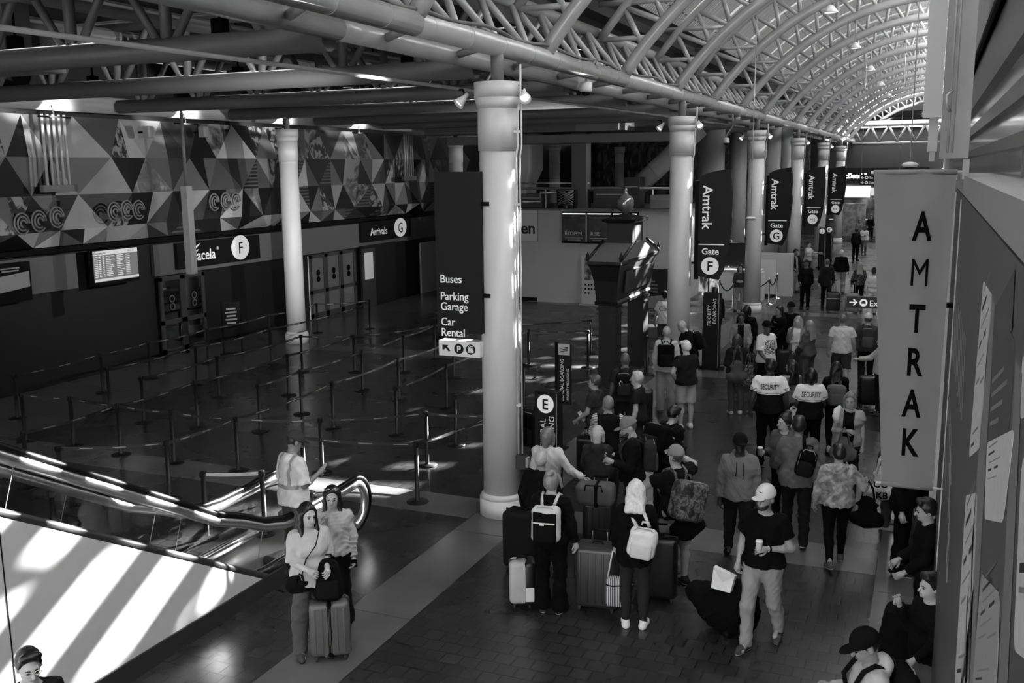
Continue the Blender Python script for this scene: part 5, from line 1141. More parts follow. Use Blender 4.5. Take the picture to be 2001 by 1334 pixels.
# ================================================================== HOARDING WITH TICKET GRAPHICS, AND THE BANNER
hb = thing('advert_hoarding', 'tall dark advertising hoarding printed with tilted pale ticket cards, close on the right', 'hoarding', M=fright((.22, 11.5, 0)))
HB = mat('hoarding_dark', .075, .5); MB().box((5.3, 2.42, -.02), (10.6, 4.84, .04)).build('backing_panel', HB, hb); MB().box((.0, 2.4, .004), (.05, 4.8, .06)).box((2.3, 2.4, .003), (.03, 4.8, .012)).build('edge_trim', mat('trim_pale', .5, .35), hb)
def on_board(u, v): p = ax(u, v, X=.22); return (11.5-p.y, p.z)
def card(quad, g, prints, z=.006, r=.06, name='ticket_card'):
    P = [Vector(on_board(*q)).to_2d() if False else Vector(on_board(*q)+(0,)) for q in quad]; out = []
    n = len(P)
    for i in range(n):
        a, b, c = P[i-1], P[i], P[(i+1) % n]; d1 = (a-b); d2 = (c-b); q = min(r, d1.length*.3, d2.length*.3)
        s1 = b+d1.normalized()*q; s2 = b+d2.normalized()*q
        for k in range(5): w = k/4; out.append(((s1*(1-w)**2+b*2*w*(1-w)+s2*w*w).x, (s1*(1-w)**2+b*2*w*(1-w)+s2*w*w).y))
    z = .001+(z-.005)*.5; cd = MB().prism(out, z-.001, z).build(name, gray(g, .6), hb)
    O, ux, uy = P[3], P[2]-P[3], P[0]-P[3]
    m = MB()
    for (x, y, w, h_, gi) in prints:
        q = [O+ux*a+uy*b for a, b in ((x, y), (x+w, y), (x+w, y+h_), (x, y+h_))]; m.add([(p.x, p.y, z+.0006) for p in q], [(0, 1, 2, 3)], gi)
    if prints: m.build('printed_marks', [mat('print_black', .02, .6), mat('print_grey_mid', .18, .6), mat('print_photo', .06, .6)], cd)
lines = [(.15, .9, .5, .02, 1), (.15, .8, .35, .03, 0), (.2, .7, .6, .015, 1), (.15, .6, .2, .03, 0), (.5, .6, .2, .03, 0), (.15, .5, .5, .015, 1), (.15, .4, .3, .02, 1), (.55, .36, .3, .02, 1), (.2, .12, .5, .015, 1), (.15, .05, .3, .02, 0)]
card([(1922, 548), (1940, 578), (1915, 876), (1894, 894)], .50, lines)
card([(1945, 592), (1984, 664), (1972, 850), (1931, 862)], .05, [(.1, .40, .6, .03, 1), (.1, .30, .75, .03, 1), (.1, .2, .6, .03, 1), (.1, .1, .45, .03, 1), (.05, .6, .9, .35, 2)], .007)
card([(1930, 865), (1984, 838), (1962, 1022), (1925, 1014)], .52, lines[:6], .008)
card([(1888, 968), (1911, 962), (1896, 1334), (1866, 1334)], .50, lines)
card([(1919, 1120), (1956, 1160), (1950, 1340), (1902, 1340)], .30, lines, .009)
card([(1998, 900), (2030, 850), (2060, 1330), (1982, 1270)], .55, [(.1, .4, .5, .05, 0), (.1, .3, .6, .03, 1)], .007)
card([(1999, 690), (2040, 760), (2030, 800), (1994, 820)], .5, [], .006)
m = MB()
def strip(u0, v0, u1, v1, w=.8, z=.0025):
    m.add([on_board(*q)+(z,) for q in ((u0-w, v0), (u0+w, v0), (u1+w, v1), (u1-w, v1))], [(0, 1, 2, 3)], 0)
for k in range(9): strip(1866+2.7*k, 556+13*k, 1861.5+2.25*k, 700+15*k, .75)
for k in range(7): strip(1857-.5*k, 870+34*k, 1859-1.4*k, 910+38*k, 2.4 if k % 2 else 1.4)
strip(1849.5, 690, 1857, 880, .7); strip(1853, 690, 1860, 870, .6); strip(1846, 790, 1849, 960, .8)
m.build('barcode_stripes', mat('stripe_pale', .3, .6), hb)
bw = MB()
for (a, b, c, d_) in (((1938, 575), (1945, 590), (1903, 1334), (1878, 1334)), ((1986, 700), (1999, 730), (1970, 1334), (1952, 1334))): 
    q = [on_board(*p) for p in (a, b, c, d_)]; bw.add([(x, y, .0015) for x, y in q], [(0, 1, 2, 3)])
bw.build('grey_bands', mat('band_grey', .17, .6), hb)
bn = thing('banner', 'long grey hanging banner spelling AMTRAK downwards in black letters', 'banner', M=front((-.17, 9.0, 2.28)))
BNM = mat('banner_cloth', .17, .85, var=.05, scale=3); m = MB(); NX, NZ = 16, 30
def bpos(i, j, zz): q = j/NZ; xl, xr = -.11-.197*q, .305+.03*q; x = xl+(xr-xl)*i/NX; z = .03+2.72*j/NZ; w = .012*math.sin(x*9+z*.8)*(1-z/3)+.01*math.sin(x*17); return (x, z, w+zz)
m.add([bpos(i, j, 0) for j in range(NZ+1) for i in range(NX+1)], [(j*(NX+1)+i, j*(NX+1)+i+1, (j+1)*(NX+1)+i+1, (j+1)*(NX+1)+i) for j in range(NZ) for i in range(NX)], 0, True)
m.add([bpos(i, j, -.006) for j in range(NZ+1) for i in range(NX+1)], [(j*(NX+1)+i, j*(NX+1)+i+1, (j+1)*(NX+1)+i+1, (j+1)*(NX+1)+i) for j in range(NZ) for i in range(NX)], 0, True); m.build('cloth', BNM, bn)
MB().tube([(-.31, 2.75, -.01), (.34, 2.75, -.01)], .022, 10).build('top_sleeve', BNM, bn); MB().tube([(-.115, .03, -.01), (.31, .03, -.01)], .026, 10).build('bottom_sleeve', BNM, bn)
MB().tube([(-.16, .03, -.01), (.40, .03, -.01)], .012, 8).tube([(-.33, 2.75, -.01), (.40, 2.75, -.01)], .012, 8).build('rod', mat('rod_white', .6, .4), bn)
for ch, yy in zip('AMTRAK', (2.19, 1.80, 1.405, 1.03, .665, .315)): text(bn, ch, .335, (.098, yy), INK, align='CENTER', bold=.026 if ch != 'M' else 0, z=.016, sx=.62)
MB().box((.40, 2.77, -.02), (.05, .16, .1)).box((.43, 2.66, -.02), (.03, .12, .06)).build('bracket', mat('bracket_grey', .25, .4), bn); MB().box((.405, .03, -.01), (.03, .05, .05)).build('lower_bracket', mat('bracket_grey', .25, .4), bn)
# ================================================================== PEOPLE AND WHAT THEY CARRY
PE = {}
SW_ = lambda gr_, **k: ('sweater', gr_, {**dict(sleeve='long'), **k})
TEE = lambda gr_, **k: ('tee', gr_, {**dict(sleeve='short', hem=-.06), **k})
JK = lambda gr_, **k: ('jacket', gr_, {**dict(sleeve='long', g=.018, hem=-.05), **k})
HD = lambda gr_, **k: ('hoodie', gr_, {**dict(sleeve='long', g=.017, hem=-.05, hood=1), **k})
def held(c, i, off=(0, 0, 0)): return c['M'] @ Vector(tuple(c['Wr'][i]+c['FD'][i]*.085*c['s']+V(*off)))
def phone(c, i, label, big=False):
    P = held(c, i, (0, -.02, .02)); t = thing('tablet' if big else 'phone', label, 'phone', M=Matrix.Translation(P) @ Matrix.Rotation(R(c['face']), 4, 'Z') @ Matrix.Rotation(R(-55), 4, 'X'))
    w, h_ = (.15, .21) if big else (.072, .15); MB().rbox((0, 0, 0), (w, h_, .009), .004).build('casing', BLACK, t); MB().box((0, 0, .006), (w*.9, h_*.88, .002)).build('screen', mat('phone_screen', .25, .2, emit=.2), t)
def tote(label, P, rz, w=.36, h_=.32, d=.12, g=.012, strap=.4, m=None, name='tote_bag', sg=None):
    t = thing(name, label, 'bag', M=Matrix.Translation(P) @ Matrix.Rotation(R(rz), 4, 'Z')); G = SDF((-w, -d-.05, -h_-.08), (w, d+.05, .08), .012)
    G.cone((-w*.36, 0, -.05), (w*.36, 0, -.05), .02, .02, .05, fy=.7); G.cone((-w*.34, 0, -h_+.09), (w*.34, 0, -h_+.09), .10, .10, .06, fy=.2/d); G.cone((0, 0, -.04), (0, 0, -h_+.09), w*.30, w*.36, .05, fy=.36/d); G.wrinkle(.006, round(h_*991), 30); to_mesh('bag_body', G, m or cloth(g), parent=t)
    for sy in (1, -1): MB().tube([(-w*.25, sy*.03, -.06), (-w*.16, sy*.035, strap*.6), (0, sy*.025, strap), (w*.16, sy*.035, strap*.6), (w*.25, sy*.03, -.06)], .011, 6).build('strap', m if sg is None and m else cloth(sg if sg is not None else g), t)
    return t
# --- by the escalator
c = person('woman in a pale t-shirt and grey jeans holding the suitcase handle beside the escalator', 600, 985, 1.70, 52, ('tee', .44, dict(sleeve='half', hem=-.09, loose=1, bust=1)), ('loose', .075), ('long', .010), .05, None, (((.05, -.12, -1), (-.3, -.95, -.15)), ((.05, -.02, -1), (-.38, -.9, -.12))), 'relax', turn=8, skin=.42, curl=(.9, .9))
PE['w1'] = c
t = tote('small black shoulder bag on the hip of the woman in the pale t-shirt', c['M'] @ Vector(tuple(c['sp'](-.15, -.10, .02))), 40, .17, .15, .05, .012, .06, name='shoulder_bag'); sp = c['sp']; iv = t.matrix_world.inverted() @ c['M']
MB().tube([iv @ Vector(tuple(q)) for q in (sp(-.15, -.12, .0), sp(-.09, -.165, .25), sp(.02, -.17, .38), sp(.09, -.09, .5), sp(.10, .02, .525), sp(.05, .14, .40), sp(-.10, .15, .15), sp(-.17, .0, .02))], .006, 6).build('long_strap', BLACK, t)
c = person('woman in a pale sweater with sunglasses on her head and a hand at her chin', 648, 952, 1.66, 28, SW_(.42, loose=1, hem=.0, wr=.007), ('flare', .012), ('longer', .009), .02, None, ('hang', ((.1, -.45, -1), (-.25, -.3, .95))), 'stand', turn=2, skin=.40, glasses=2, curl=(.6, .35))
PE['w2'] = c; phone(c, 0, 'dark phone held low by the woman in the pale sweater')
c = person('worker in a white reflective t-shirt and cap with his back turned, reading a phone', 568, 845, 1.84, 158, TEE(.72, hiviz=1, hem=-.09, loose=1) if False else ('tee', .72, dict(sleeve='half', hem=-.09, loose=1, hiviz=1)), ('trousers', .10), ('short', .03), .08, None, ('hang', ((.2, -.05, -1), (-.15, -.9, .35))), 'stand', turn=-4, nod=24, skin=.25, cap=(.05,), build=1.06, curl=(.5, .8))
PE['hv'] = c; phone(c, 1, 'dark phone in the hand of the worker in the reflective t-shirt')
t = thing('belt_radio', 'black radio clipped to the belt of the worker in the reflective t-shirt', 'radio', M=c['M'] @ Matrix.Translation(Vector(tuple(c['sp'](.20, .02, -.02))))); MB().rbox((0, 0, 0), (.06, .05, .17), .015).build('casing', BLACK, t); MB().tube([(0, 0, .08), (0, 0, .2)], .008, 6).build('aerial', BLACK, t)
c = person('dark-haired man in glasses at the bottom left corner, seen by head and shoulder', 52, 1268, 1.75, 62, JK(.015), ('trousers', .03), ('short', .012), skin=.38, glasses=1, turn=0, nod=8, arms=('hang', 'hang')); PE['bl'] = c
p1 = fl(648, 1283)
suitcase('grey hard suitcase with a dark strap beside the woman in the pale t-shirt', p1.x, p1.y, 32, .60, .42, .27, .085, .30, True, .008, grp=None)
t = thing('backpack', 'black backpack standing on top of the grey strapped suitcase', 'backpack', M=Matrix.Translation((p1.x, p1.y, .67)) @ Matrix.Rotation(R(32), 4, 'Z')); G = SDF((-.25, -.2, -.02), (.25, .2, .5), .011); G.cone((-.06, 0, .11), (.06, 0, .11), .10, .10, .03); G.cone((0, 0, .1), (0, 0, .32), .16, .125, .05, fy=1.3); G.cut((0, 0, .005), (0, 0, -1)); G.wrinkle(.005, 5); to_mesh('bag_body', G, cloth(.008), parent=t); MB().rbox((0, -.125, .14), (.22, .05, .2), .024).build('front_pocket', cloth(.012), t); MB().tube([(-.05, .05, .40), (-.04, .05, .46), (.04, .05, .46), (.05, .05, .40)], .01, 6).build('carry_handle', BLACK, t)
# --- the queue by the E pylon
c = person('person in black behind the E pylon wearing a big round black backpack', 1066, 764, 1.76, 155, JK(.010), ('trousers', .012), ('short', .015), skin=.3); PE['ep'] = c
backpack(c, 'big round black backpack showing to the right of the E pylon', .007, .40, .58, .30, None, .26)
c = person('bald man in a dark shirt and dark backpack, back turned, by the kiosk leg', 1222, 690, 1.80, 192, TEE(.03, hem=-.05), ('trousers', .02), ('bald', .02), .03, skin=.10, build=1.08); PE['bald'] = c
t = backpack(c, 'dark backpack with a white clip on the bald man by the kiosk leg', .014, .30, .46, .16); MB().tube([(.02, .16, .06), (.05, .17, .1), (.07, .16, .06), (.06, .16, .0)], .009, 6).build('white_clip', WHITE, t)
c = person('woman in profile with swept-up short hair and a chunky scarf, looking left with a tablet', 1163, 733, 1.72, -95, TEE(.035, scarf=1, hem=-.02), ('trousers', .03), ('short', .05), .05, skin=.34, arms=('low', 'low'), turn=0, curl=(.7, .7)); PE['scarf'] = c; phone(c, 1, 'dark tablet held by the woman in the chunky scarf', True)
c = person('man with cropped hair and a face mask in a dark vest over striped sleeves', 1188, 775, 1.74, -155, ('jacket', .012, dict(sleeve='half', g=.024, hem=-.03, vest=stripes('striped_cloth', .55, .08, 45, 2, .8), collar=1)), ('trousers', .03), ('buzz', .16), skin=.26, mask=1, turn=15, arms=('low', 'low')); PE['vest'] = c
c = person('grey-haired woman in a dark hooded jacket with her back turned, in the queue', 1168, 835, 1.60, 188, HD(.035), ('trousers', .03), ('bob', .40), skin=.4, arms=('low', 'hang')); PE['greyw'] = c
c = person('bearded man in a grey cap and black sweater looking down at a phone', 1236, 816, 1.80, -72, SW_(.010, g=.022), ('trousers', .02), ('short', .06), .03, skin=.34, arms=('phone', 'phone'), nod=22, cap=(.17,), beard=1, build=1.08, curl=(.8, .8)); PE['capph'] = c; phone(c, 1, 'pale phone held by the bearded man in the grey cap')
backpack(c, 'dark backpack on the bearded man in the grey cap', .03, .3, .45, .17)
c = person('man with close grey hair and sunglasses on his head in a dark polo, looking left', 1246, 726, 1.74, -85, TEE(.022, hem=-.04, collar=1), ('trousers', .03), ('buzz', .45), skin=.42, glasses=2, arms=('hang', 'hang')); PE['sgl'] = c
c = person('man in a pale long-sleeved shirt and khaki trousers wearing a black backpack', 1303, 639, 1.84, 192, SW_(.50, loose=1, hem=-.09, collar=1, wr=.007), ('loose', .26), ('buzz', .3), .12, skin=.40, arms=('hang', 'low'), build=1.04); PE['khaki'] = c
backpack(c, 'black backpack on the man in the pale long-sleeved shirt', .007, .34, .52, .20, .012, .27)
c = person('white-haired older man in a dark polo and khaki shorts, turned left', 1342, 667, 1.76, -140, TEE(.020, hem=-.05, collar=1), ('shorts', .33), ('short', .72), .55, .6, skin=.40, arms=('hip', 'low'), belly=1, build=1.10, nod=10, turn=10); PE['shorts'] = c
c = person('grey man in a black jacket bending his head beside the second column', 1352, 624, 1.78, -70, JK(.010), ('trousers', .015), ('buzz', .32), .02, skin=.38, nod=38, lean=14, arms=('low', 'low')); PE['bend'] = c
backpack(c, 'black backpack on the grey man bending beside the second column', .012, .30, .44, .18)
c = person('man in a white t-shirt with script on the back, behind the second column', 1300, 570, 1.78, 186, TEE(.70, loose=1, hem=-.06), ('shorts', .06), ('short', .015), skin=.25, cap=(.02,), arms=('loose', 'phone')); PE['script'] = c; shirt_text(c, 'Cou', .17, .30, True, None, 0)
c = person('dark-clothed person carrying a tall pale backpack by the PRIORITY BOARDING pylon', 1398, 562, 1.78, 196, JK(.010), ('trousers', .018), ('short', .012), skin=.2); PE['tallbp'] = c
backpack(c, 'tall pale backpack beside the PRIORITY BOARDING pylon', .45, .34, .62, .26, .05, .30, x=.10)
# cases in that group
def case_at(label, u, v, rz, **k): p = fl(u, v); return suitcase(label, p.x, p.y, rz, **k)
case_at('black case with a glossy top among the queue behind the man with sunglasses', 1254, 835, 15, hgt=.72, w=.42, d=.28, g=.012, handle=0)
case_at('black soft case with a carry loop standing left of the grey-haired woman', 1152, 930, 10, hgt=.62, w=.42, d=.28, g=.010, handle=.12, ribs=False)
c = person('woman in a cream jacket reaching sideways to a case handle, back turned', 1070, 838, 1.66, 178, JK(.52, collar=1, hem=-.08, wr=.006), ('trousers', .10), ('bob', .13), .05, skin=.4, arms=('hang', ((.5, -.05, -.72), (.85, -.1, -.42))), curl=(.4, .9)); PE['cream'] = c
hp = held(c, 1)
suitcase('dark upright case whose handle the woman in the cream jacket holds', hp.x+.1, hp.y+.12, 10, .62, .44, .28, .012, .30)
t = thing('duffel_bag', 'grey duffel bag with a dark band resting on the upright case', 'bag', M=Matrix.Translation((hp.x+.1, hp.y-.05, .86)) @ Matrix.Rotation(R(8), 4, 'Z')); MB().rbox((0, -.02, -.02), (.52, .30, .30), .08, 0, 0, 4).build('bag_body', cloth(.10), t); MB().rbox((.03, -.02, -.02), (.06, .315, .315), .08, 0, 0, 4).build('band', BLACK, t); MB().tube([(-.12, -.17, .05), (-.1, -.2, .14), (.1, -.2, .14), (.12, -.17, .05)], .01, 6).build('carry_handle', BLACK, t)
c = person('short grey-haired woman in black with bare calves, in front of the cream jacket', 1056, 884, 1.56, 182, SW_(.010, g=.022), ('capri', .03), ('short', .38), .12, skin=.24, arms=('loose', 'loose'), build=1.12); PE['calves'] = c
c = person('woman with a hair bun in black flared trousers wearing a two-tone backpack', 1077, 924, 1.70, 186, SW_(.008, g=.02), ('flare', .006), ('bun', .20), .04, .5, skin=.4, arms=('low', 'loose'), legs='stand', build=1.03); PE['bun'] = c
t = backpack(c, 'pale and black two-tone backpack on the woman with the hair bun', .55, .32, .46, .17, .010, .25); MB().rbox((0, .075, -.02), (.275, .05, .36), .03).build('black_panel', cloth(.008), t); MB().rbox((0, .108, .04), (.25, .02, .012), .005).build('zip_line', WHITE, t); MB().box((.02, .128, .03), (.05, .006, .016)).build('badge', WHITE, t)
case_at('big dark fabric suitcase at the left behind the white carry-on case', 1022, 1112, -4, hgt=.74, w=.46, d=.32, g=.016, handle=0, ribs=False, mats=cloth(.016))
case_at('small white and black carry-on case with a luggage tag, nearest the first column', 1020, 1183, 25, hgt=.52, w=.30, d=.24, g=.45, handle=0, ribs=False, tag_=1)
p = fl(1020, 1183); sc_ = [o for o in bpy.data.objects if o.get('label') == 'small white and black carry-on case with a luggage tag, nearest the first column'][0]; MB().rbox((.09, -.005, .32), (.14, .255, .535), .05).build('dark_front_half', mat('case_dark', .012, .4), sc_)
case_at('large dark ribbed hard suitcase beside the woman with the hair bun', 1168, 1188, 6, hgt=.74, w=.50, d=.32, g=.03, handle=.12)
c = person('woman with straight white hair in a black jacket and white sneakers, back turned', 1243, 941, 1.72, 190, JK(.008, hem=-.16, wr=.005), ('leggings', .03), ('lob', .66), .72, .75, skin=.4, arms=('bag', 'phone'), legs='stand'); PE['white'] = c
backpack(c, 'white backpack slung low on the woman with straight white hair', .68, .30, .38, .16, .60, .17, x=-.10, tilt=-8)
P_ = held(c, 0); t = thing('striped_bag', 'striped upright bag on a white strap held by the woman with white hair', 'bag', M=Matrix.Translation(P_+Vector((0, -.02, -.62))) @ Matrix.Rotation(R(12), 4, 'Z')); MB().rbox((0, 0, .14), (.20, .13, .34), .03).build('bag_body', stripes('bag_stripes', .6, .03, 48, 0, .8, .45), t); MB().tube([(-.085, 0, .3), (-.03, 0, .62), (.03, 0, .62), (.085, 0, .3)], .012, 6).build('strap', cloth(.65), t); MB().tube([(-.1, -.068, .24), (-.03, -.072, .225), (.04, -.072, .235), (.1, -.068, .24)], .007, 6).build('cord', BLACK, t)
case_at('tall black suitcase in front of the woman with white hair', 1285, 1170, 12, hgt=.74, w=.46, d=.32, g=.006, handle=.1, ribs=False)
c = person('man in a cap and khaki shorts with one arm raised to his head, facing left', 1322, 872, 1.80, -125, TEE(.012, hem=-.05), ('shorts', .25), ('short', .05), .02, .25, skin=.36, arms=(((.3, -.75, -.5), (-.1, -.8, -.6)), ((.75, -.5, .05), (-.75, -.45, .55))), legs='wide', turn=-10, cap=(.20,), build=1.06, curl=(.15, .7)); PE['camo'] = c
CAMO = blotch('camouflage', [(.38, .012), (.47, .05), (.55, .16), (.63, .04)], 13, .85, 3, .8)
backpack(c, 'bulky camouflage backpack on the man with the raised arm', .05, .40, .52, .26, None, .22, mats=(CAMO, CAMO), x=.05, tilt=-16)
t = tote('black shoulder bag hanging under the camouflage backpack', c['M'] @ Vector(tuple(c['sp'](.02, .24, .08))), c['face'], .46, .30, .2, .008, .25, name='shoulder_bag')
c = person('person in a black puffer jacket with dark hair, bending away to the right', 1300, 795, 1.70, 152, JK(.012, wr=.012), ('trousers', .015), ('short', .010), skin=.36, nod=15, lean=16, build=1.06); PE['puff'] = c
backpack(c, 'round black backpack on the person in the puffer jacket', .010, .36, .46, .26)
# --- middle of the hall
c = person('woman in a denim jacket over a dark printed top, facing the camera', 1449, 612, 1.68, 8, JK(.20, front=.012, fw=.075, wr=.006), ('trousers', .03), ('short', .012), skin=.09, arms=('low', 'low')); PE['denim'] = c
m_ = MB(); 
c = person('woman with black hair and black coat standing close behind the denim jacket', 1460, 598, 1.72, 175, JK(.008, build=1), ('trousers', .010), ('bob', .008), skin=.2, build=1.08); PE['blk'] = c
c = person('woman with bobbed hair in a dark sweater, grey trousers and pale sneakers, back turned', 1441, 655, 1.68, -158, SW_(.022), ('trousers', .055), ('bob', .03), .45, .6, skin=.38, arms=('shoulder', 'phone'), turn=-20); PE['bob'] = c
tote('grey slouchy shoulder bag on the woman with bobbed hair', c['M'] @ Vector(tuple(c['sp'](.02, .17, .20))), c['face']+10, .42, .36, .16, .07, .40, name='shoulder_bag')
tote('floral cloth bag hanging beside the woman with bobbed hair', c['M'] @ Vector(tuple(c['sp'](-.26, .05, .12))), c['face']+40, .40, .40, .12, .06, .3, m=blotch('floral_cloth', [(.42, .02), (.52, .07), (.62, .2)], 22, .9))
c = person('man in a black cap and a white t-shirt with a large dark print, turned right', 1499, 628, 1.80, 48, ('tee', .75, dict(sleeve='half', hem=-.07, loose=1)), ('loose', .010), ('short', .01), skin=.06, arms=('hang', 'low'), cap=(.010,)); PE['print'] = c
pr = MB(); rr = random.Random(4)
tp = c['top']; pm_ = blotch('shirt_print', [(.40, .015), (.5, .12), (.56, .74)], 26, .85, 5, 1.2)
tp.data.materials.append(pm_)
ct_ = c['sp'](0, 0, .27)
for f in tp.data.polygons:
    q = f.center
    if q.y < -.05 and abs(q.x-.0) < .13*c['s'] and abs(q.z-ct_[2]) < .15: f.material_index = 1
c = person('person in a black hooded top with a white tick mark, facing left', 1523, 598, 1.70, -40, HD(.008), ('trousers', .010), ('pony', .02), skin=.16, arms=('low', 'low')); PE['tick'] = c
tk = shirt_text(c, '\u2013', .20, .34, False, mat('tick_white', .7, .6), .01)
c = person('person in black with a dark cap behind the black hooded top', 1546, 591, 1.74, -12, JK(.008), ('trousers', .010), ('short', .01), skin=.08, cap=(.010,)); PE['blk2'] = c
c = person('blonde woman in glasses with a hand at her mouth, pale top under a denim jacket', 1560, 619, 1.66, -5, JK(.16, front=.66, fw=.085), ('trousers', .08), ('long', .30), skin=.40, glasses=1, arms=('fold', ((.1, -.4, -1), (-.1, -.35, .95)))); PE['blonde'] = c
c = person('woman with long light hair in a grey outfit seen from the side', 1582, 627, 1.66, -118, SW_(.075, g=.014), ('loose', .065), ('long', .20), .1, skin=.36, arms=('low', ((.1, -.3, -1), (-.1, -.9, -.2)))); PE['greyo'] = c
c = person('man in a plain white t-shirt and dark shorts walking away', 1648, 613, 1.78, 186, TEE(.60, loose=1, hem=-.06), ('shorts', .045), ('buzz', .12), .1, .4, skin=.30, arms=('loose', 'loose'), legs='walkL', build=1.1); PE['wt'] = c
c = person('man in a pale cap and dark jacket with a dark grey backpack walking away', 1697, 611, 1.78, 186, JK(.05), ('trousers', .02), ('short', .1), .05, skin=.35, cap=(.55,), build=1.05, legs='walkR'); PE['palecap'] = c
backpack(c, 'dark grey backpack on the man in the pale cap', .045, .32, .50, .18, .07)
c = person('fair woman half behind the banner edge reaching to a black case', 1726, 655, 1.68, -70, SW_(.40, loose=1), ('trousers', .02), ('long', .35), skin=.42, arms=('hang', ((.3, -.6, -.7), (.1, -1, -.1)))); PE['reach'] = c
case_at('black case by the banner edge with its handle pulled up', 1697, 795, 5, hgt=.62, w=.42, d=.27, g=.010, handle=.42)
for k, (u, v, h_, fc, ar, bd, hr, lab) in enumerate(((1506, 703, 1.86, 190, ('loose', 'loose'), 1.1, ('short', .008), 'taller security guard in a white-yoked black uniform, back turned'), (1586, 722, 1.72, 192, ('low', 'low'), 1.06, ('bob', .007), 'shorter security guard in a white-yoked black uniform, holding a white bag'))):
    c = person(lab, u, v, h_, fc, ('uniform_shirt', .8, dict(sleeve='short', hem=-.05, yoke=1, g=.022, vox=.0085)), ('trousers', .006), hr, .01, None, ar, 'stand', skin=.045, build=bd); PE['sec%d' % k] = c
    shirt_text(c, 'SECURITY', .125, .335, True, INK, .014, sx=.56)
    G = None
P_ = PE['sec1']['M'] @ Vector(tuple(PE['sec1']['sp'](.26, -.12, .02))); tote('white plastic bag at the side of the shorter security guard', P_, 20, .26, .34, .12, .62, .08, name='plastic_bag')
c = person('young woman with long black hair and a grey sleeveless top looking left', 1547, 705, 1.64, -145, ('tank_top', .13, dict(sleeve='none', hem=-.02, neck=.46, g=.012)), ('leggings', .03), ('long', .010), skin=.30, arms=('low', 'low'), turn=35); PE['tank'] = c
c = person('woman with long black hair and leggings wearing a grey backpack, back turned', 1635, 706, 1.66, 190, SW_(.010), ('leggings', .012), ('longer', .008), .28, .5, skin=.36, arms=('low', 'low'), legs='walkR'); PE['gbp'] = c
backpack(c, 'grey backpack on the woman with long black hair and leggings', .12, .32, .42, .17, .10, .22)
c = person('woman in glasses with a pale vest and a neck pillow, arm across her front', 1662, 769, 1.66, 0, TEE(.012, front=.012, vneck=1, g=.02, bust=1) if False else ('vest', .33, dict(sleeve='cap', hem=-.06, front=.012, fw=.085, g=.022, vneck=1, bust=1)), ('trousers', .03), ('bob', .17), skin=.40, glasses=1, arms=('hang', 'fold')); PE['vestw'] = c
t = thing('neck_pillow', 'white travel pillow hanging at the shoulder of the woman in the pale vest', 'pillow', M=c['M'] @ Matrix.Translation(Vector(tuple(c['sp'](-.15, -.08, .46))))); MB().tube([(0, .05, .10), (-.03, -.03, .06), (-.04, -.08, -.03), (-.02, -.09, -.12)], [.03, .055, .06, .035], 12).build('pillow_body', cloth(.7), t)
tote('slouchy grey bag at the hip of the woman in the pale vest', c['M'] @ Vector(tuple(c['sp'](-.05, -.22, .06))), 0, .34, .30, .14, .13, .2, name='shoulder_bag')
c = person('woman with pinned-up hair in a dark grey hoodie holding a drink, looking left', 1534, 810, 1.64, -22, HD(.075), ('trousers', .012), ('bun', .02), skin=.38, arms=('low', ((.15, -.2, -1), (-.1, -.9, .2))), turn=-25, curl=(.5, .9)); PE['drink'] = c
def cup(c, i, label, g=.7, dz=.0):
    P = held(c, i, (0, -.02, -.04+dz)); t = thing('paper_cup', label, 'cup', P); MB().lathe([(.028, 0), (.037, .10), (.037, .102)], 20).build('cup_body', cloth(g), t); MB().lathe([(.040, .10), (.040, .108), (.034, .118), (.001, .118)], 20).build('lid', WHITE, t); return t
cup(c, 1, 'small drink cup held by the woman in the dark grey hoodie', .3)
c = person('man in a grey-brown jacket with a black sling bag walking away', 1562, 812, 1.80, 188, JK(.115, collar=1, hem=-.12, wr=.006), ('trousers', .018), ('short', .015), .02, .5, skin=.2, arms=('swingf', 'swingb'), legs='walkL', build=1.1); PE['sling'] = c
t = backpack(c, 'black sling bag across the back of the man in the grey-brown jacket', .007, .24, .42, .13, None, .24, x=-.10, tilt=-12, straps=False, kind='sling_bag'); iv = t.matrix_world.inverted() @ c['M']; sp = c['sp']; MB().tube([iv @ Vector(tuple(q)) for q in (sp(-.08, .18, .42), sp(-.07, .12, .50), sp(-.07, .02, .55), sp(-.05, -.09, .52))], .026, 8).build('sling_strap', cloth(.008), t)
c = person('man in a black cap and grey hoodie walking towards the camera', 1447, 845, 1.75, 12, HD(.145, wr=.006), ('trousers', .018), ('short', .01), .012, skin=.028, arms=('hang', 'hang'), legs='walkL', cap=(.010,), build=1.08, beard=1); PE['hood'] = c
sp = c['sp']; MB().tube([sp(-.04, -.13, .46), sp(-.045, -.165, .36), sp(-.05, -.17, .28)], .005, 6).build('drawstring', BLACK, c['p']); MB().tube([sp(.04, -.13, .46), sp(.045, -.165, .36), sp(.04, -.17, .24)], .005, 6).build('drawstring', BLACK, c['p'])
c = person('woman in a pale tie-dye hooded top and black leggings walking away', 1641, 868, 1.62, 194, HD(.3, loose=1, mat=blotch('tie_dye', [(.36, .15), (.5, .28), (.62, .42)], 9, .9, 4, 1.2), hem=-.04, wr=.006), ('leggings', .007), ('short', .012), .07, .4, skin=.28, arms=('loose', ((.55, -.1, -.8), (.2, -.9, -.2))), legs='walkR', build=1.12); PE['tie'] = c
tote('black tote bag on the arm of the woman in the tie-dye top', c['M'] @ Vector(tuple((c['E'][1]+c['Wr'][1])/2+V(-.06, 0, -.20))), c['face']-15, .36, .34, .14, .008, .26)
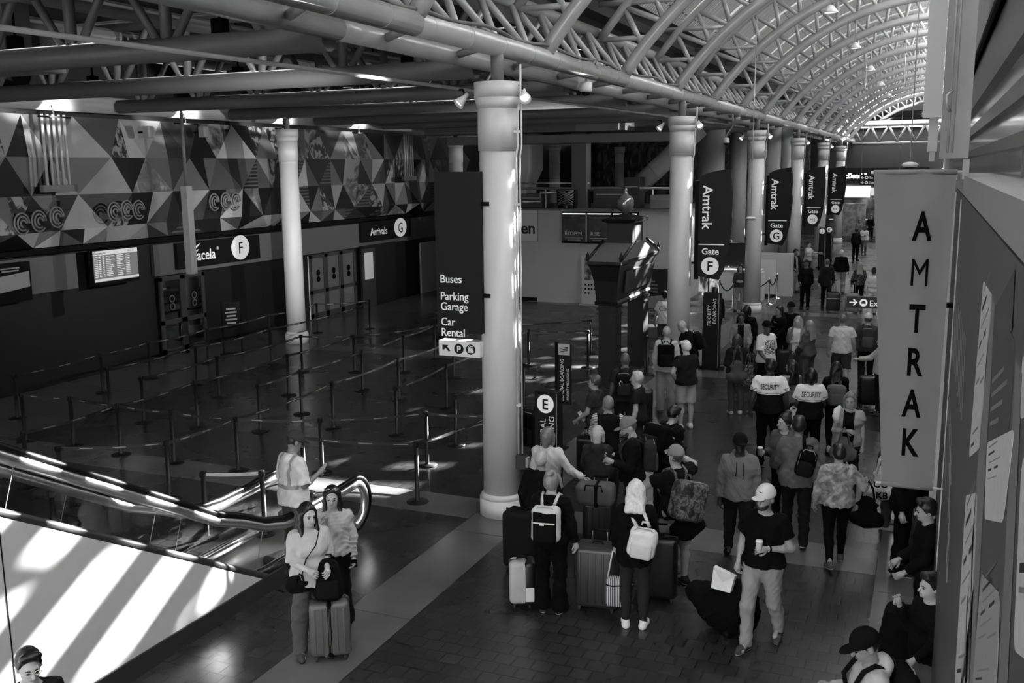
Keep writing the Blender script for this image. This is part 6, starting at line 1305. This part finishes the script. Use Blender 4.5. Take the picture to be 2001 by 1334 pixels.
t = thing('paper_bundle', 'crumpled white paper tucked by the arm of the woman in the tie-dye top', 'paper', held(c, 1)); G = SDF((-.12, -.12, -.12), (.12, .12, .16), .010); G.ell((0, 0, .02), (.05, .05, .08), 0); G.wrinkle(.02, 9, 60); to_mesh('crumpled_paper', G, cloth(.7), parent=t)
c = person('bearded man in a white cap, black t-shirt and khaki trousers carrying a paper cup', 1497, 945, 1.84, -10, TEE(.007, hem=-.03), ('trousers', .26), ('short', .03), .055, .45, skin=.30, arms=(((.32, .12, -1), (-.72, -.68, .04)), ((.22, .2, -1), (.1, -.25, -1))), legs='walkR', turn=-12, cap=(.62,), beard=1, build=1.05, curl=(.75, .9)); PE['cup'] = c
cup(c, 0, 'white paper cup in the hand of the man in the white cap', .7, .03)
wr = c['Wr'][0]-c['FD'][0]*.02; MB().tube([tuple(wr-c['FD'][0]*.012), tuple(wr+c['FD'][0]*.006)], .034, 14).build('wristband', BLACK, c['p']); MB().tube([tuple(wr+c['FD'][0]*.01), tuple(wr+c['FD'][0]*.02)], .0335, 14).build('wristband', cloth(.7), c['p'])
hd_ = c['hd']; MB().tube([hd_(.025, -.095, .185), hd_(.01, -.102, .178), hd_(-.02, -.098, .19)], [.002, .005, .002], 6).build('cap_mark', BLACK, c['p'])
P_ = held(c, 1); t = thing('duffel_bag', 'big black duffel bag pulled along behind the man in the white cap', 'bag', M=Matrix.Translation((P_.x-.16, P_.y+.22, .31)) @ Matrix.Rotation(R(-12), 4, 'Z')); G = SDF((-.75, -.45, -.36), (.65, .45, .42), .014); G.cone((-.2, 0, .02), (.12, 0, .02), .17, .27, .1); G.ell((-.33, 0, .05), (.16, .13, .12), .1); G.ell((.05, 0, -.12), (.33, .24, .2), .1); G.cut((0, 0, -.29), (0, 0, -1)); G.wrinkle(.012, 3, 16); to_mesh('bag_body', G, cloth(.006), parent=t); MB().tube([(-.1, -.2, .2), (.05, -.12, .36), (.33, -.1, .36), (.34, -.1, .1)], .016, 8).build('strap', BLACK, t); MB().lathe([(.001, -.02), (.04, -.02), (.04, .02), (.001, .02)], 14, (.1, -.18, -.27), axis=Matrix.Rotation(R(90), 4, 'X')).build('wheel', BLACK, t)
t = thing('paper_bag', 'folded white paper bag hanging from the hand that pulls the black duffel', 'bag', M=Matrix.Translation(P_+Vector((-.12, -.06, -.10))) @ Matrix.Rotation(R(-14), 4, 'Z') @ Matrix.Rotation(R(8), 4, 'Y')); MB().prism([(-.12, -.15), (.10, -.12), (.12, .08), (-.13, .10)], -.03, .03).build('bag_body', cloth(.72), t); t.matrix_world = t.matrix_world @ Matrix.Rotation(R(90), 4, 'X'); MB().prism([(-.13, .1), (.12, .08), (.0, -.03)], .03, .04).build('flap', cloth(.6), t)
# --- along the right edge
c = person('person in black flared trousers and striped sneakers below the banner, facing right', 0, 0, 1.72, 78, SW_(.008), ('flare', .006), ('long', .012), .02, .5, skin=.38, xyz=(-.12, 12.75, 0)); PE['flare'] = c
c = person('person in grey trousers and striped sneakers behind the black flares', 0, 0, 1.78, 70, JK(.008, hem=-.16), ('trousers', .17), ('short', .012), .02, .5, skin=.38, xyz=(.0, 13.5, 0), legs='relax'); PE['greyt'] = c
c = person('person in pale sneakers half hidden behind the banner with a lettered bag', 0, 0, 1.66, 95, SW_(.03), ('trousers', .05), ('bob', .03), .25, .3, skin=.3, xyz=(-.36, 14.4, 0), legs='relax', arms=('fold', 'hang')); PE['let'] = c
t = tote('white bag with bold black letters showing under the banner', Vector((-.42, 14.0, .95)), 12, .34, .40, .16, .66, .25)
text(t, 'CC', .13, (-.12, -.2), BLACK, bold=.02, ext=.004).matrix_local = Matrix.Translation((-.02, -.10, -.02)) @ Matrix.Rotation(R(90), 4, 'X'); text(t, 'KB', .13, (-.10, -.36), BLACK, bold=.02, ext=.004).matrix_local = Matrix.Translation((-.0, -.10, -.02)) @ Matrix.Rotation(R(90), 4, 'X')
c = person('young man with black hair in a black hoodie standing at the hoarding edge', 1817, 976, 1.70, -80, HD(.010), ('trousers', .012), ('short', .010), .03, skin=.36, arms=('low', 'low'), nod=10); PE['yng'] = c
c = person('person in a dark jacket with a hand held up to the face beside the hoarding', 1822, 1122, 1.60, -60, JK(.010), ('trousers', .085), ('short', .015), skin=.42, arms=('low', ((.1, -.45, -1), (-.05, -.45, .95)))); PE['face'] = c
p = fl(1752, 1320); t = thing('backpack', 'bulky black backpack with loose straps at the feet of the person by the hoarding', 'backpack', M=Matrix.Translation((p.x-.0, p.y+.1, .46)) @ Matrix.Rotation(R(20), 4, 'Z')); G = SDF((-.35, -.3, -.45), (.35, .3, .4), .013); G.cone((0, 0, -.2), (0, 0, .12), .2, .17, .05); G.cone((.14, .02, -.2), (.16, .02, .1), .12, .1, .06); G.wrinkle(.012, 21, 18); to_mesh('bag_body', G, cloth(.008), parent=t); MB().tube([(.05, -.16, .26), (.12, -.2, .32), (.2, -.15, .3), (.22, -.12, .1)], .012, 6).build('strap', BLACK, t)
c = person('man in a black cap and pale hoodie, head bent to his hands', 1706, 1230, 1.72, -68, HD(.42, collar=1, vest=cloth(.42)), ('trousers', .03), ('short', .015), skin=.26, nod=24, cap=(.010,), arms=('phone', 'phone')); PE['botcap'] = c
backpack(c, 'black backpack with wide straps on the man in the pale hoodie', .010, .32, .46, .18)
phone(c, 0, 'pale phone held by the man in the black cap and pale hoodie')
# --- far down the hall
FAR = [
 ('woman with long curly hair and folded arms leaning by the third column', 1447, 518, 1.66, 10, SW_(.05), ('flare', .22), ('curly', .05), .38, ('fold', 'fold'), 'relax', {}),
 ('worker in a dark vest with pale straps standing by the gate G sign', 1555, 487, 1.76, 40, JK(.012, front=.25, fw=.04), ('trousers', .22), ('short', .01), .15, ('low', 'low'), 'stand', {}),
 ('man in a pale shirt gesturing beside the dark-vested worker', 1580, 472, 1.76, 70, TEE(.45), ('trousers', .03), ('short', .01), .25, ('point', 'fold'), 'stand', {}),
 ('attendant in black with pale chest stripes, facing the camera', 1576, 508, 1.78, 5, JK(.008, front=.012), ('trousers', .006), ('short', .008), .10, ('hang', 'low'), 'stand', {}),
 ('man in a dark suit walking away with a striped case', 1617, 505, 1.80, 186, JK(.022, hem=-.14), ('trousers', .012), ('buzz', .10), .3, ('pull', 'hang'), 'walkL', {}),
 ('man in a black jacket and khaki trousers walking away', 1645, 487, 1.80, 182, JK(.008), ('loose', .28), ('buzz', .55), .38, ('loose', 'loose'), 'walkR', {}),
 ('woman in a dark floral top pulling a pale case', 1681, 512, 1.66, 186, JK(.04, mat=blotch('dark_floral', [(.45, .008), (.55, .05), (.64, .15)], 20, .9)), ('trousers', .010), ('long', .22), .35, ('loose', 'pull'), 'walkL', {}),
 ('woman in a white top and long white skirt-like trousers by the banner', 1708, 523, 1.64, 186, SW_(.66, hem=.10), ('loose', .62), ('bun', .012), .2, ('loose', 'loose'), 'walkR', {}),
 ('woman in a white top and jeans far down the hall, facing the camera', 1690, 441, 1.66, 2, SW_(.66), ('trousers', .10), ('short', .03), .12, ('hang', 'fold'), 'walkL', {}),
 ('person in a dark jacket beside the woman in the white top', 1674, 446, 1.76, 160, JK(.018), ('trousers', .010), ('short', .02), .2, ('hang', 'hang'), 'stand', {}),
 ('person in a grey shirt farthest along the middle of the hall', 1680, 424, 1.70, 5, TEE(.15), ('trousers', .03), ('short', .02), .15, ('hang', 'hang'), 'stand', {}),
 ('person in a white shirt and pale cap by the far circled K pylon', 1649, 417, 1.70, 20, TEE(.66), ('trousers', .02), ('short', .02), .2, ('low', 'low'), 'stand', dict(cap=(.6,))),
 ('dark-clothed person at the far food counter', 1703, 404, 1.75, 0, JK(.010), ('trousers', .010), ('short', .02), .2, ('low', 'low'), 'stand', {}),
]
for lab, u, v, h_, fc, tp, bt, hr, sk, ar, lg_, kw in FAR:
    PE[lab[:14]] = person(lab, u, v, xyz=(tuple(ax(u, v, Y=71)) if 'counter' in lab else tuple(ax(u, v, Y=66)) if 'farthest' in lab else None), h=h_, face=fc, top=tp, bot=bt, hair=hr, shoes=.03, arms=ar, legs=lg_, skin=sk, **kw)
for lab, u, v, g, st in (('black case with one pale stripe, pulled by the man in the dark suit', 1627, 610, .010, None), ('pale grey case with a tall handle, pulled by the woman in the dark floral top', 1664, 612, .22, None)):
    p = fl(u, v); t = suitcase(lab, p.x, p.y, 5, .64, .46, .28, g, .42, False)
    if g < .1: MB().rbox((0, -.142, .50), (.44, .012, .03), .005).build('pale_stripe', cloth(.4), t)
case_at('small dark case with a raised handle beside the man in the printed t-shirt', 1468, 735, 0, hgt=.5, w=.36, d=.24, g=.012, handle=.45)
case_at('dark case between the guards and the blonde woman', 1535, 735, 8, hgt=.6, w=.42, d=.27, g=.012, handle=.1)
